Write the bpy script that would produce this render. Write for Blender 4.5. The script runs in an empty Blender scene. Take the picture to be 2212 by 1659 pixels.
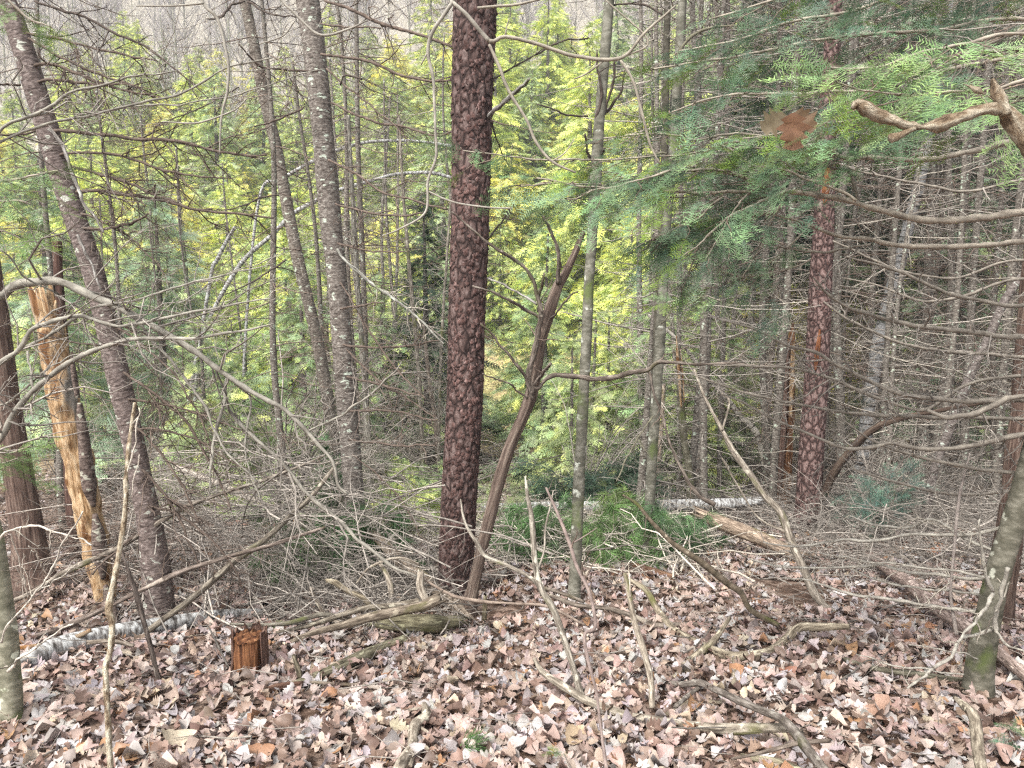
import bpy, math
import numpy as np
from mathutils import Vector
R = np.random.default_rng(7)
rad = math.radians
# ------------------------------------------------------------------ camera, light
PITCH = rad(7.0); CAMZ = 1.55; FPX = 1609.0
scene = bpy.context.scene
COL = scene.collection
cd = bpy.data.cameras.new('camera'); cam = bpy.data.objects.new('camera', cd); COL.objects.link(cam)
cam.location = (0, 0, CAMZ); cam.rotation_euler = (rad(90) - PITCH, 0, 0)
cd.sensor_width = 36; cd.lens = 36 * FPX / 2212; cd.clip_start = 0.05; cd.clip_end = 1200
scene.camera = cam
SUN_EL, SUN_AZ = rad(52), rad(215)       # azimuth clockwise from +Y
world = bpy.data.worlds.new('World'); scene.world = world; world.use_nodes = True
nt = world.node_tree; nt.nodes.clear()
sky = nt.nodes.new('ShaderNodeTexSky'); sky.sky_type = 'NISHITA'; sky.sun_disc = False
sky.sun_elevation = SUN_EL; sky.sun_rotation = SUN_AZ; sky.air_density = 1.0; sky.dust_density = 5.0
hs = nt.nodes.new('ShaderNodeHueSaturation'); hs.inputs['Saturation'].default_value = 0.22
bg = nt.nodes.new('ShaderNodeBackground'); bg.inputs['Strength'].default_value = 0.12
wo = nt.nodes.new('ShaderNodeOutputWorld')
nt.links.new(sky.outputs[0], hs.inputs['Color']); nt.links.new(hs.outputs[0], bg.inputs['Color']); nt.links.new(bg.outputs[0], wo.inputs[0])
sl = bpy.data.lights.new('sun', 'SUN'); sl.energy = 1.5; sl.angle = rad(12); sl.color = (1, .95, .88)
so = bpy.data.objects.new('sun', sl); COL.objects.link(so); so.location = (0, 0, 30)
sd = Vector((math.sin(SUN_AZ) * math.cos(SUN_EL), math.cos(SUN_AZ) * math.cos(SUN_EL), math.sin(SUN_EL)))
so.rotation_euler = sd.to_track_quat('Z', 'Y').to_euler()
scene.view_settings.view_transform = 'Standard'; scene.view_settings.look = 'None'
scene.view_settings.exposure = 1.38; scene.view_settings.gamma = 1
scene.cycles.use_denoising = False; scene.cycles.filter_width = 1.3; scene.cycles.sample_clamp_indirect = 3
scene.cycles.max_bounces = 6; scene.cycles.diffuse_bounces = 3; scene.cycles.glossy_bounces = 1
scene.cycles.transmission_bounces = 3; scene.cycles.transparent_max_bounces = 4
scene.cycles.caustics_reflective = False; scene.cycles.caustics_refractive = False

# ------------------------------------------------------------------ numpy noise
def _hash(i, j, k, s=0):
    h = (i.astype(np.int64) * 374761393 + j.astype(np.int64) * 668265263 + k.astype(np.int64) * 2147483647 + s * 974634777) & 0xffffffff
    h = ((h ^ (h >> 13)) * 1274126177) & 0xffffffff
    h = (h ^ (h >> 16)) & 0xffffffff
    return h / 4294967295.0
def vnoise(p, s=0):
    p = np.asarray(p, float); f = np.floor(p); t = p - f; t = t * t * (3 - 2 * t); f = f.astype(np.int64)
    r = 0
    for a in (0, 1):
        for b in (0, 1):
            for c in (0, 1):
                w = (t[:, 0] if a else 1 - t[:, 0]) * (t[:, 1] if b else 1 - t[:, 1]) * (t[:, 2] if c else 1 - t[:, 2])
                r = r + w * _hash(f[:, 0] + a, f[:, 1] + b, f[:, 2] + c, s)
    return r * 2 - 1
def fbm(p, o=3, s=0):
    r = 0; a = 1; p = np.asarray(p, float)
    for k in range(o):
        r = r + a * vnoise(p * 2 ** k + 17.3 * k, s); a *= .5
    return r
def voro(p, s=0):
    p = np.asarray(p, float); f = np.floor(p).astype(np.int64)
    d1 = np.full(len(p), 9.); d2 = np.full(len(p), 9.); cid = np.zeros(len(p))
    for a in (-1, 0, 1):
        for b in (-1, 0, 1):
            for c in (-1, 0, 1):
                i, j, k = f[:, 0] + a, f[:, 1] + b, f[:, 2] + c
                q = np.stack([i + _hash(i, j, k, s + 1), j + _hash(i, j, k, s + 2), k + _hash(i, j, k, s + 3)], 1)
                d = np.linalg.norm(q - p, axis=1)
                n = d < d1
                d2 = np.where(n, d1, np.minimum(d2, d)); cid = np.where(n, _hash(i, j, k, s + 9), cid); d1 = np.where(n, d, d1)
    return d1, d2, cid

# ------------------------------------------------------------------ ground height, pixels to points
_gy = np.linspace(-10, 420, 1721)
_gz = np.interp(_gy, [-10, 0, 5, 12, 20, 33, 42, 60, 100, 170, 420], [1.3, 0, -.78, -1.83, -2.45, -2.75, -1.0, 8.5, 30, 78, 190])
_k = np.ones(13) / 13
_gz = np.concatenate([_gz[:6], np.convolve(_gz, _k, 'valid'), _gz[-6:]])
def H(x, y):
    x = np.atleast_1d(np.asarray(x, float)); y = np.atleast_1d(np.asarray(y, float)); x, y = np.broadcast_arrays(x, y)
    z = np.interp(y, _gy, _gz)
    p = np.stack([x.ravel(), y.ravel(), np.zeros(x.size)], 1)
    n = (vnoise(p * .45 + 5) * .07 + vnoise(p * 1.7) * .03).reshape(x.shape)
    far = np.clip((y - 30) / 60, 0, 1)
    n = n + far * (vnoise(p * .035 + 9) * 3.5).reshape(x.shape)
    return z + n
def h1(x, y): return float(H(x, y)[0])
cp, sp_ = math.cos(PITCH), math.sin(PITCH)
def ray(px, py):
    a = (px - 1106) / FPX; b = (829.5 - py) / FPX
    return np.array([a, b * sp_ + cp, b * cp - sp_])
def P(px, py, d):
    r = ray(px, py); return np.array([0, 0, CAMZ]) + r * (d / r[1])
def PX(px, py, d): return d / ray(px, py)[1] / FPX      # metres in one pixel there
def G(px, py, lift=0.):
    r = ray(px, py); t = 1.0 * 60 ** np.linspace(0, 1, 2400)
    q = np.array([0, 0, CAMZ]) + r[None] * t[:, None]
    b = q[:, 2] - H(q[:, 0], q[:, 1]) - lift
    i = int(np.argmax(b < 0)) if (b < 0).any() else len(t) - 1
    return q[i]

# ------------------------------------------------------------------ mesh building
class MB:
    def __init__(s): s.V = []; s.C = []; s.T = []; s.Q = []; s.Tr = []; s.n = 0
    def add(s, V, F, col=None, tc=None):
        V = np.asarray(V, float).reshape(-1, 3); F = np.asarray(F)
        m = len(V)
        if m == 0: return s
        c = np.ones((m, 3)) if col is None else np.broadcast_to(np.asarray(col, float), (m, 3))
        s.V.append(V); s.C.append(c); s.T.append(V if tc is None else tc)
        (s.Q if F.shape[1] == 4 else s.Tr).append(F + s.n); s.n += m
        return s
    def addt(s, t, col=None):
        V, Fs, tc = t
        n0 = s.n; s.add(V, Fs[0], col, tc)
        for f in Fs[1:]: (s.Q if f.shape[1] == 4 else s.Tr).append(f + n0)
        return s
    def build(s, name, mat, parent=None, org=(0, 0, 0), smooth=True, kind=None):
        o = bpy.data.objects.new(name, s.mesh(name, mat, org, smooth)); COL.objects.link(o)
        if parent: o.parent = parent
        else: o.location = org
        if kind: o['kind'] = kind
        return o
    def mesh(s, name, mat, org=(0, 0, 0), smooth=True):
        V = np.concatenate(s.V) - np.asarray(org, float)[None]; C = np.concatenate(s.C); T = np.concatenate(s.T)
        me = bpy.data.meshes.new(name)
        Q = np.concatenate(s.Q) if s.Q else np.zeros((0, 4), int); Tr = np.concatenate(s.Tr) if s.Tr else np.zeros((0, 3), int)
        nl = Q.size + Tr.size; npoly = len(Q) + len(Tr)
        me.vertices.add(len(V)); me.vertices.foreach_set('co', V.astype(np.float32).ravel())
        me.loops.add(nl); me.loops.foreach_set('vertex_index', np.concatenate([Q.ravel(), Tr.ravel()]).astype(np.int32))
        me.polygons.add(npoly)
        st = np.concatenate([np.arange(len(Q)) * 4, len(Q) * 4 + np.arange(len(Tr)) * 3]).astype(np.int32)
        me.polygons.foreach_set('loop_start', st)
        if smooth: me.polygons.foreach_set('use_smooth', np.ones(npoly, bool))
        me.update(calc_edges=True)
        a = me.attributes.new('col', 'FLOAT_COLOR', 'POINT'); a.data.foreach_set('color', np.concatenate([C, np.ones((len(C), 1))], 1).astype(np.float32).ravel())
        a = me.attributes.new('tc', 'FLOAT_VECTOR', 'POINT'); a.data.foreach_set('vector', T.astype(np.float32).ravel())
        me.materials.append(mat)
        return me
def nrm(v): return v / np.maximum(np.linalg.norm(v, axis=-1, keepdims=True), 1e-9)
def tubes(Pn, Rn, sides=3):
    """batch of polylines (N,K,3), radii (N,K)"""
    Pn = np.asarray(Pn, float); N, K, _ = Pn.shape; Rn = np.broadcast_to(Rn, (N, K))
    t = nrm(np.gradient(Pn, axis=1)); m = nrm(t.mean(1))
    ref = np.where(np.abs(m[:, 2:3]) > .8, np.array([[1., 0, 0]]), np.array([[0, 0, 1.]]))
    u = nrm(np.cross(t, ref[:, None])); v = np.cross(t, u)
    a = np.linspace(0, 2 * np.pi, sides, endpoint=False)
    ca, sa = np.cos(a), np.sin(a)
    V = Pn[:, :, None] + Rn[:, :, None, None] * (u[:, :, None] * ca[None, None, :, None] + v[:, :, None] * sa[None, None, :, None])
    s = np.concatenate([np.zeros((N, 1)), np.cumsum(np.linalg.norm(np.diff(Pn, axis=1), axis=2), 1)], 1) + R.random((N, 1)) * 7
    tc = np.stack([Rn[:, :, None] * ca, Rn[:, :, None] * sa, np.broadcast_to(s[:, :, None], (N, K, sides))], -1)
    i = np.arange(N)[:, None, None] * K * sides; k = np.arange(K - 1)[None, :, None] * sides; j = np.arange(sides)[None, None]; jn = (j + 1) % sides
    F = np.stack([i + k + j, i + k + jn, i + k + sides + jn, i + k + sides + j], -1).reshape(-1, 4)
    return V.reshape(-1, 3), [F], tc.reshape(-1, 3)
def smoothpath(p, w, n):
    p = np.asarray(p, float); w = np.asarray(w, float)
    s = np.concatenate([[0], np.cumsum(np.linalg.norm(np.diff(p, axis=0), axis=1))]); S = np.linspace(0, s[-1], n)
    i = np.clip(np.searchsorted(s, S, 'right') - 1, 0, len(p) - 2); t = ((S - s[i]) / np.maximum(s[i + 1] - s[i], 1e-9))[:, None]
    q = np.concatenate([[2 * p[0] - p[1]], p, [2 * p[-1] - p[-2]]]); p0, p1, p2, p3 = q[i], q[i + 1], q[i + 2], q[i + 3]
    out = .5 * (2 * p1 + (p2 - p0) * t + (2 * p0 - 5 * p1 + 4 * p2 - p3) * t ** 2 + (-p0 + 3 * p1 - 3 * p2 + p3) * t ** 3)
    return out, np.interp(S, s, w)
def tube(p, r, sides=8, seg=None, disp=None, jit=0., cap=True, jag=0.):
    L = np.linalg.norm(np.diff(p, axis=0), axis=1).sum()
    n = max(4, int(L / (seg or max(.03, L / 60)))) + 1
    p, r = smoothpath(p, r, n)
    if jit: p = p + np.stack([vnoise(p * 9 / max(L, .6) + k * 31.7 + L * 10) for k in range(3)], 1) * jit + np.stack([vnoise(p * 30 / max(L, .6) + k * 11.7) for k in range(3)], 1) * jit * .3
    V, F, tc = tubes(p[None], r[None], sides)
    tc[:, 2] -= tc[0, 2]; tc[:, 2] += (p[0, 0] * 13.7) % 5
    rr = np.repeat(r, sides); cen = np.repeat(p, sides, 0); d = (V - cen) / np.maximum(rr, 1e-6)[:, None]
    if disp: V = V + d * disp(tc, rr)[:, None]
    if jag:
        tg = nrm(p[-1] - p[-2]); k = sides
        V[-k:] += tg * (R.random((k, 1)) * jag * r[-1] * 2); tg0 = nrm(p[0] - p[1])
        if jag > 1.5: V[:k] += tg0 * (R.random((k, 1)) * jag * r[0] * 1.0)
    if cap:
        e = len(V); V = np.concatenate([V, p[:1], p[-1:]]); tc = np.concatenate([tc, tc[:1] * [0, 0, 1], tc[-1:] * [0, 0, 1]])
        j = np.arange(sides); jn = (j + 1) % sides; b = (n - 1) * sides
        F = F + [np.concatenate([np.stack([jn, j, np.full(sides, e)], 1), np.stack([b + j, b + jn, np.full(sides, e + 1)], 1)])]
    return V, F, tc
def frames(d, up=None, roll=0.):
    d = nrm(d); N = len(d)
    up = np.broadcast_to(np.array([0, 0, 1.]) if up is None else up, (N, 3))
    s = np.cross(up, d); bad = np.linalg.norm(s, axis=1) < 1e-3; s[bad] = [1, 0, 0]; s = nrm(s); n = np.cross(d, s)
    c, q = np.cos(roll), np.sin(roll); c = np.broadcast_to(c, (N,))[:, None]; q = np.broadcast_to(q, (N,))[:, None]
    s2 = s * c + n * q; n2 = n * c - s * q
    return np.stack([d, s2, n2], 2)            # columns
def inst(mb, tmpl, M, loc, sc, col=None):
    V, F = tmpl[0], tmpl[1]; N = len(loc); sc = np.broadcast_to(np.asarray(sc, float).reshape(-1, 1) if np.ndim(sc) < 2 else sc, (N, 3)) if np.ndim(sc) else np.full((N, 3), sc)
    W = np.einsum('nij,nmj->nmi', M, V[None] * sc[:, None]) + loc[:, None]
    FF = (F[None] + (np.arange(N) * len(V))[:, None, None]).reshape(-1, F.shape[1])
    c = None
    if col is not None:
        c = np.repeat(col, len(V), 0)
        if len(tmpl) > 2: c = c * np.tile(tmpl[2], (N, 1))
    tc = (V[None] * sc[:, None] + (np.arange(N) * 1.37)[:, None, None]).reshape(-1, 3)
    mb.add(W.reshape(-1, 3), FF, c, tc)

# ------------------------------------------------------------------ materials
MATS = {}
def mat(name, stops, scale=(1, 1, 1), nscale=8., detail=6., bump=.3, bdist=.01, kind='noise', rough=.9, translucent=0., spots=None, coord='tc', spec=.15, second=None):
    m = bpy.data.materials.new(name); m.use_nodes = True; t = m.node_tree; t.nodes.clear(); N = t.nodes.new; L = t.links.new
    at = N('ShaderNodeAttribute'); at.attribute_name = coord
    mp = N('ShaderNodeMapping'); mp.inputs['Scale'].default_value = scale; L(at.outputs['Vector'], mp.inputs[0])
    if kind == 'voronoi':
        wn = N('ShaderNodeTexNoise'); wn.inputs['Scale'].default_value = nscale * 1.3; L(mp.outputs[0], wn.inputs[0])
        vm = N('ShaderNodeVectorMath'); vm.operation = 'MULTIPLY_ADD'; L(wn.outputs['Color'], vm.inputs[0]); vm.inputs[1].default_value = (.5 / nscale,) * 3; L(mp.outputs[0], vm.inputs[2])
        tx = N('ShaderNodeTexVoronoi'); tx.feature = 'DISTANCE_TO_EDGE'; tx.inputs['Scale'].default_value = nscale; L(vm.outputs[0], tx.inputs[0])
        mr = N('ShaderNodeMapRange'); mr.inputs[1].default_value = 0; mr.inputs[2].default_value = .25; L(tx.outputs[0], mr.inputs[0])
        n2 = N('ShaderNodeTexNoise'); n2.inputs['Scale'].default_value = nscale * 3; n2.inputs['Detail'].default_value = 5; L(mp.outputs[0], n2.inputs[0])
        mx = N('ShaderNodeMath'); mx.operation = 'MULTIPLY'; L(mr.outputs[0], mx.inputs[0]); L(n2.outputs[0], mx.inputs[1])
        ad = N('ShaderNodeMath'); ad.operation = 'MULTIPLY'; L(mx.outputs[0], ad.inputs[0]); ad.inputs[1].default_value = 1.7
        fac = ad.outputs[0]
    else:
        tx = N('ShaderNodeTexNoise'); tx.inputs['Scale'].default_value = nscale; tx.inputs['Detail'].default_value = detail; tx.inputs['Roughness'].default_value = .65; L(mp.outputs[0], tx.inputs[0])
        fac = tx.outputs[0]
    rp = N('ShaderNodeValToRGB'); L(fac, rp.inputs[0]); e = rp.color_ramp.elements
    while len(e) < len(stops): e.new(.5)
    for q, (p, c) in zip(e, stops): q.position = p; q.color = (*c, 1)
    cur = rp.outputs[0]
    for sp in (spots or []):
        # (colour, scale vector, noise scale, threshold, softness)
        c, sv, ns, th, sf = sp
        m2 = N('ShaderNodeMapping'); m2.inputs['Scale'].default_value = sv; m2.inputs['Location'].default_value = (3.1 * ns, 1.7, ns); L(at.outputs['Vector'], m2.inputs[0])
        n3 = N('ShaderNodeTexNoise'); n3.inputs['Scale'].default_value = ns; n3.inputs['Detail'].default_value = 5; L(m2.outputs[0], n3.inputs[0])
        r3 = N('ShaderNodeMapRange'); r3.inputs[1].default_value = th; r3.inputs[2].default_value = th + sf; L(n3.outputs[0], r3.inputs[0])
        mi = N('ShaderNodeMix'); mi.data_type = 'RGBA'; L(r3.outputs[0], mi.inputs[0]); L(cur, mi.inputs[6]); mi.inputs[7].default_value = (*c, 1); cur = mi.outputs[2]
    ca = N('ShaderNodeAttribute'); ca.attribute_name = 'col'
    oi = N('ShaderNodeObjectInfo')
    a1 = N('ShaderNodeMix'); a1.data_type = 'RGBA'; a1.blend_type = 'MULTIPLY'; a1.inputs[0].default_value = 1; L(cur, a1.inputs[6]); L(ca.outputs['Color'], a1.inputs[7])
    a2 = N('ShaderNodeMix'); a2.data_type = 'RGBA'; a2.blend_type = 'MULTIPLY'; a2.inputs[0].default_value = 1; L(a1.outputs[2], a2.inputs[6]); L(oi.outputs['Color'], a2.inputs[7])
    out = N('ShaderNodeOutputMaterial')
    bs = N('ShaderNodeBsdfPrincipled'); bs.inputs['Roughness'].default_value = rough; bs.inputs['Specular IOR Level'].default_value = spec; L(a2.outputs[2], bs.inputs['Base Color'])
    if bump:
        bp = N('ShaderNodeBump'); bp.inputs['Strength'].default_value = bump; bp.inputs['Distance'].default_value = bdist; L(fac, bp.inputs['Height']); L(bp.outputs[0], bs.inputs['Normal'])
    if translucent:
        tr = N('ShaderNodeBsdfTranslucent'); L(a2.outputs[2], tr.inputs['Color']); ms = N('ShaderNodeMixShader'); ms.inputs[0].default_value = translucent
        L(bs.outputs[0], ms.inputs[1]); L(tr.outputs[0], ms.inputs[2]); L(ms.outputs[0], out.inputs[0])
    else: L(bs.outputs[0], out.inputs[0])
    MATS[name] = m; return m
pine_m = mat('red_pine_bark', [(.0, (.022, .015, .014)), (.2, (.05, .033, .03)), (.5, (.1, .065, .058)), (.95, (.17, .125, .115))], (1, 1, .55), 15, kind='voronoi', bump=.8, bdist=.012)
flake_m = mat('bark_plate', [(.3, (.045, .029, .026)), (.5, (.1, .065, .058)), (.72, (.21, .165, .155))], (1, 1, 1), 40, bump=.4, bdist=.004)
spruce_m = mat('spruce_bark', [(.3, (.045, .036, .033)), (.5, (.13, .11, .1)), (.7, (.3, .27, .25))], (1, 1, 2.2), 30, bump=.9, bdist=.008,
               spots=[((.42, .46, .4), (1, 1, 1.6), 14, .62, .04), ((.05, .04, .035), (1, 1, 6), 9, .6, .05)])
smooth_m = mat('smooth_grey_bark', [(.3, (.07, .07, .052)), (.5, (.15, .145, .115)), (.75, (.33, .32, .27))], (1, 1, 1.8), 14, bump=.4, bdist=.004,
               spots=[((.5, .52, .45), (1, 1, 1.2), 10, .64, .04), ((.12, .15, .06), (1, 1, .7), 5, .6, .1)])
lichen_m = mat('lichened_wood', [(.34, (.07, .05, .038)), (.46, (.25, .2, .15)), (.56, (.45, .42, .36)), (.7, (.68, .67, .6))], (1, 1, .45), 55, detail=10, bump=1., bdist=.02)
old_birch_m = mat('old_birch_bark', [(.36, (.05, .045, .04)), (.47, (.26, .25, .24)), (.56, (.5, .51, .5)), (.7, (.72, .73, .72))], (.6, .6, 1.6), 24, detail=9, bump=.8, bdist=.01)
birch_m = mat('birch_bark', [(.3, (.35, .35, .34)), (.55, (.62, .62, .6)), (.75, (.75, .75, .73))], (1, 1, 1.5), 12, bump=.4, bdist=.005,
              spots=[((.06, .055, .05), (.6, .6, 5), 5, .56, .05), ((.12, .13, .1), (1, 1, 1), 6, .57, .12)])
cedar_m = mat('cedar_bark', [(.3, (.05, .03, .024)), (.5, (.16, .1, .08)), (.72, (.34, .24, .19))], (1, 1, .08), 55, bump=1., bdist=.015)
dead_m = mat('weathered_wood', [(.3, (.035, .03, .027)), (.46, (.17, .155, .14)), (.56, (.29, .275, .255)), (.74, (.56, .54, .51))], (1, 1, .16), 70, bump=1., bdist=.006,
             spots=[((.13, .14, .07), (1, 1, .5), 6, .63, .08), ((.5, .5, .46), (1, 1, .6), 18, .62, .05)])
twig_m = mat('twig_bark', [(.3, (.42, .4, .38)), (.5, (.85, .84, .82)), (.7, (1.3, 1.3, 1.25))], (1, 1, .6), 34, bump=.6, bdist=.003)
blond_m = mat('bare_blond_wood', [(.3, (.09, .045, .02)), (.42, (.36, .22, .11)), (.55, (.62, .45, .28)), (.75, (.76, .64, .47))], (1, 1, .18), 40, detail=9, bump=1., bdist=.02,
              spots=[((.2, .1, .045), (1, 1, .5), 9, .56, .06), ((.3, .28, .25), (1, 1, .3), 5, .6, .06)])
rot_m = mat('rotten_orange_wood', [(.3, (.022, .012, .008)), (.45, (.12, .05, .025)), (.6, (.28, .13, .06)), (.8, (.55, .36, .22))], (1, 1, .07), 42, bump=1., bdist=.02)
leaf_m = mat('dry_leaf', [(.25, (.62, .6, .58)), (.6, (1, 1, 1))], (1, 1, 1), 30, bump=.25, bdist=.003, translucent=.12, rough=.5, spec=.5)
needle_m = mat('conifer_needles', [(.2, (.75, .8, .8)), (.7, (1.0, 1.0, 1.0))], (1, 1, 1), 9, bump=0, translucent=.28, rough=.55, spec=.35)
soil_m = mat('forest_soil', [(.3, (.035, .022, .016)), (.5, (.11, .07, .05)), (.7, (.25, .18, .14))], (1, 1, 1), 22, detail=9, bump=1., bdist=.03,
             spots=[((.26, .19, .15), (1, 1, 1), 9, .5, .05)])

# ------------------------------------------------------------------ object helpers
def tag(o, label, cat, group=None, kind=None):
    o['label'] = label; o['category'] = cat
    if group: o['group'] = group
    if kind: o['kind'] = kind
    return o
def thing(name, label, cat, loc, group=None):
    o = bpy.data.objects.new(name, None); COL.objects.link(o); o.location = tuple(loc); o.empty_display_size = .1
    return tag(o, label, cat, group)
def copy_thing(o, loc, rz, sc, label=None, group=None):
    c = o.copy(); COL.objects.link(c); c.location = loc; c.rotation_euler = (0, 0, rz); c.scale = (sc,) * 3
    if label: c['label'] = label
    if group: c['group'] = group
    for ch in o.children:
        d = ch.copy(); COL.objects.link(d); d.parent = c
        for g in ch.children:
            e = g.copy(); COL.objects.link(e); e.parent = d
    return c
def tr(s, d0=None, d1=None, lift=.3, clamp=True):
    """trace 'x,y,w x,y,w ..' -> world path, radii.  d0=None: lies on the ground"""
    a = np.array([[float(q) for q in t.split(',')] for t in s.split()])
    n = len(a); cs = np.concatenate([[0], np.cumsum(np.linalg.norm(np.diff(a[:, :2], axis=0), axis=1))]); cs /= cs[-1]
    pts, rr = [], []
    for i in range(n):
        x, y, w = a[i]
        if d0 is None:
            g = G(x, y); r = PX(x, y, g[1]) * w / 2; g = G(x, y, r * lift + .025); r = PX(x, y, g[1]) * w / 2; pts.append(g); rr.append(r)
        else:
            d = d0 + (d1 - d0) * cs[i] if d1 is not None else d0
            q = P(x, y, d); r = PX(x, y, d) * w / 2
            if clamp and q[2] < h1(q[0], q[1]) + r * .7 + .02: q = G(x, y, r * .7 + .02); r = PX(x, y, q[1]) * w / 2
            pts.append(q); rr.append(r)
    return np.array(pts), np.array(rr)
# ------------------------------------------------------------------ twig growth
def grow(paths, radii, per_m=7, L=(.1, .5), droop=-.1, ang=(35, 70), K=4, rr=.35, flat=.5, s0=.1, seed=0, wig=.18, maxr=.006):
    """side shoots along a list of paths -> (N,K,3),(N,K)"""
    g = np.random.default_rng(seed); B = []; D = []; RR = []; LL = []
    for p, r in zip(paths, radii):
        seg = np.linalg.norm(np.diff(p, axis=0), axis=1); s = np.concatenate([[0], np.cumsum(seg)]); T = s[-1]
        n = int(T * per_m + g.random()) 
        if n == 0: continue
        u = g.uniform(s0, 1, n) * T
        q = np.stack([np.interp(u, s, p[:, k]) for k in range(3)], 1); ra = np.interp(u, s, r)
        q2 = np.stack([np.interp(np.minimum(u + .02 * T, T * 1.0), s, p[:, k]) for k in range(3)], 1); q1 = np.stack([np.interp(u - .03 * T, s, p[:, k]) for k in range(3)], 1)
        t = nrm(q2 - q1)
        side = nrm(np.cross(t, np.array([0, 0, 1.])) + 1e-6) * np.where(g.random((n, 1)) < .5, 1, -1)
        rnd = nrm(g.normal(size=(n, 3))); rnd = nrm(rnd - t * (rnd * t).sum(1, keepdims=True))
        side = nrm(side * flat + rnd * (1 - flat)); a = np.radians(g.uniform(*ang, n))[:, None]
        d = nrm(t * np.cos(a) + side * np.sin(a)); d[:, 2] += droop
        B.append(q); D.append(nrm(d)); RR.append(np.minimum(ra * g.uniform(.4, .8, n), maxr)); LL.append(g.uniform(L[0], L[1], n) * (1 - .6 * u / T) * min(1, T / 1.2 + .3))
    if not B: return np.zeros((0, K, 3)), np.zeros((0, K))
    B = np.concatenate(B); D = np.concatenate(D); RR = np.concatenate(RR); LL = np.concatenate(LL); N = len(B)
    t = np.linspace(0, 1, K)
    Pn = B[:, None] + D[:, None] * (LL[:, None] * t)[:, :, None]
    Pn = Pn + np.cumsum(g.normal(size=(N, K, 3)) * (LL[:, None, None] * wig / K * 1.5), 1) * (t > 0)[None, :, None]
    Pn[:, :, 2] += droop * .6 * (LL[:, None] * t ** 2)
    return Pn, RR[:, None] * np.linspace(1, rr, K)[None]
def as_paths(Pn, Rn): return list(Pn), list(Rn)
TW = {'dark': np.array([.1, .08, .07]), 'brown': np.array([.2, .155, .13]), 'grey': np.array([.34, .31, .28]), 'pale': np.array([.5, .46, .4]), 'olive': np.array([.2, .19, .14])}
def tcol(n_each, N, base, g, var=.35):
    c = base[None] * (1 + g.uniform(-var, var, (N, 1)))
    return np.repeat(c, n_each, 0)
def addtwigs(mb, Pn, Rn, sides, base, g, var=.35):
    if len(Pn) == 0: return
    V, F, tc = tubes(Pn, Rn, sides); mb.add(V, F[0], tcol(Pn.shape[1] * sides, len(Pn), base, g, var), tc)
def twiggy(parent, org, paths, radii, base, seed=1, dens=7, L=(.1, .5), lev=2, name='twigs', **kw):
    """all the fine side twigs of a set of branches, joined"""
    g = np.random.default_rng(seed); mb = MB()
    a, ar = grow(paths, radii, dens, L, seed=seed, K=5, **kw); addtwigs(mb, a, ar, 3, base, g)
    if lev > 1 and len(a):
        b, br = grow(*as_paths(a, ar), dens * 1.6, (L[0] * .5, L[1] * .5), seed=seed + 1, K=4, **kw); addtwigs(mb, b, np.maximum(br, .0009), 3, base * 1.1, g)
        if lev > 2:
            c, cr = grow(*as_paths(b, br), dens * 2, (L[0] * .3, L[1] * .3), seed=seed + 2, K=3, **kw); addtwigs(mb, c, np.maximum(cr, .0008), 3, base * 1.2, g)
    if mb.n: return mb.build(name, twig_m, parent, org, kind='stuff')

# bark relief
def d_pine(tc, r):
    p = tc * [15, 15, 8]; p = p + .3 * np.stack([vnoise(p * .9 + k * 9) for k in range(3)], 1)
    a, b, c = voro(p); return (np.clip((b - a) * 3, 0, 1) - .6) * .006 + c * .005 + fbm(tc * 60, 2) * .0012
def d_branch(tc, r): return fbm(tc * [20, 20, 26], 2) * np.minimum(r, .02) * .22
def d_spruce(tc, r): return fbm(tc * [28, 28, 40], 3) * .0022 + fbm(tc * [5, 5, 2], 2) * r * .05
def d_smooth(tc, r): return fbm(tc * [9, 9, 5], 2) * r * .06 + fbm(tc * [30, 30, 60], 2) * .0008
def d_cedar(tc, r): return fbm(tc * [45, 45, 2.2], 3) * .006 + fbm(tc * [6, 6, 1], 2) * r * .14
def d_dead(tc, r): return fbm(tc * [50, 50, 4], 3) * np.minimum(r * .2, .005) + fbm(tc * [8, 8, 4], 2) * r * .13
def d_rot(tc, r): return fbm(tc * [40, 40, 3], 3) * .009 + fbm(tc * [10, 10, 6], 2) * r * .12
# ================================================================== GROUND
def build_ground():
    ys = [-5.]
    while ys[-1] < 400: ys.append(ys[-1] + max(.045, .012 * abs(ys[-1]) if ys[-1] > 0 else .3))
    ys = np.array(ys); us = np.linspace(-1, 1, 181); us = np.sign(us) * np.abs(us) ** 1.25
    Y, U = np.meshgrid(ys, us, indexing='ij'); X = U * (6 + 1.25 * np.maximum(Y, 0)); Z = H(X, Y)
    p = np.stack([X.ravel(), Y.ravel(), np.zeros(X.size)], 1)
    Z = Z + (fbm(p * 9, 3) * .012).reshape(Z.shape) * np.clip(1.5 - Y / 15, 0, 1)
    V = np.stack([X, Y, Z], -1).reshape(-1, 3); n, m = X.shape
    i = (np.arange(n - 1)[:, None] * m + np.arange(m - 1)[None]); F = np.stack([i, i + 1, i + 1 + m, i + m], -1).reshape(-1, 4)
    mb = MB()
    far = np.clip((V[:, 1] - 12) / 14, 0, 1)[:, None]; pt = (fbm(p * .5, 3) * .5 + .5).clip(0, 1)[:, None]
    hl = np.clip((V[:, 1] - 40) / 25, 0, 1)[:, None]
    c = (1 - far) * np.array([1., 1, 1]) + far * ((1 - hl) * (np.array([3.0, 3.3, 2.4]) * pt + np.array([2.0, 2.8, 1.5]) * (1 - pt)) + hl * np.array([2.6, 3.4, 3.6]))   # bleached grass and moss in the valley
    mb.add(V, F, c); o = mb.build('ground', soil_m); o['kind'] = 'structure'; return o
ground = build_ground()

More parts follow.
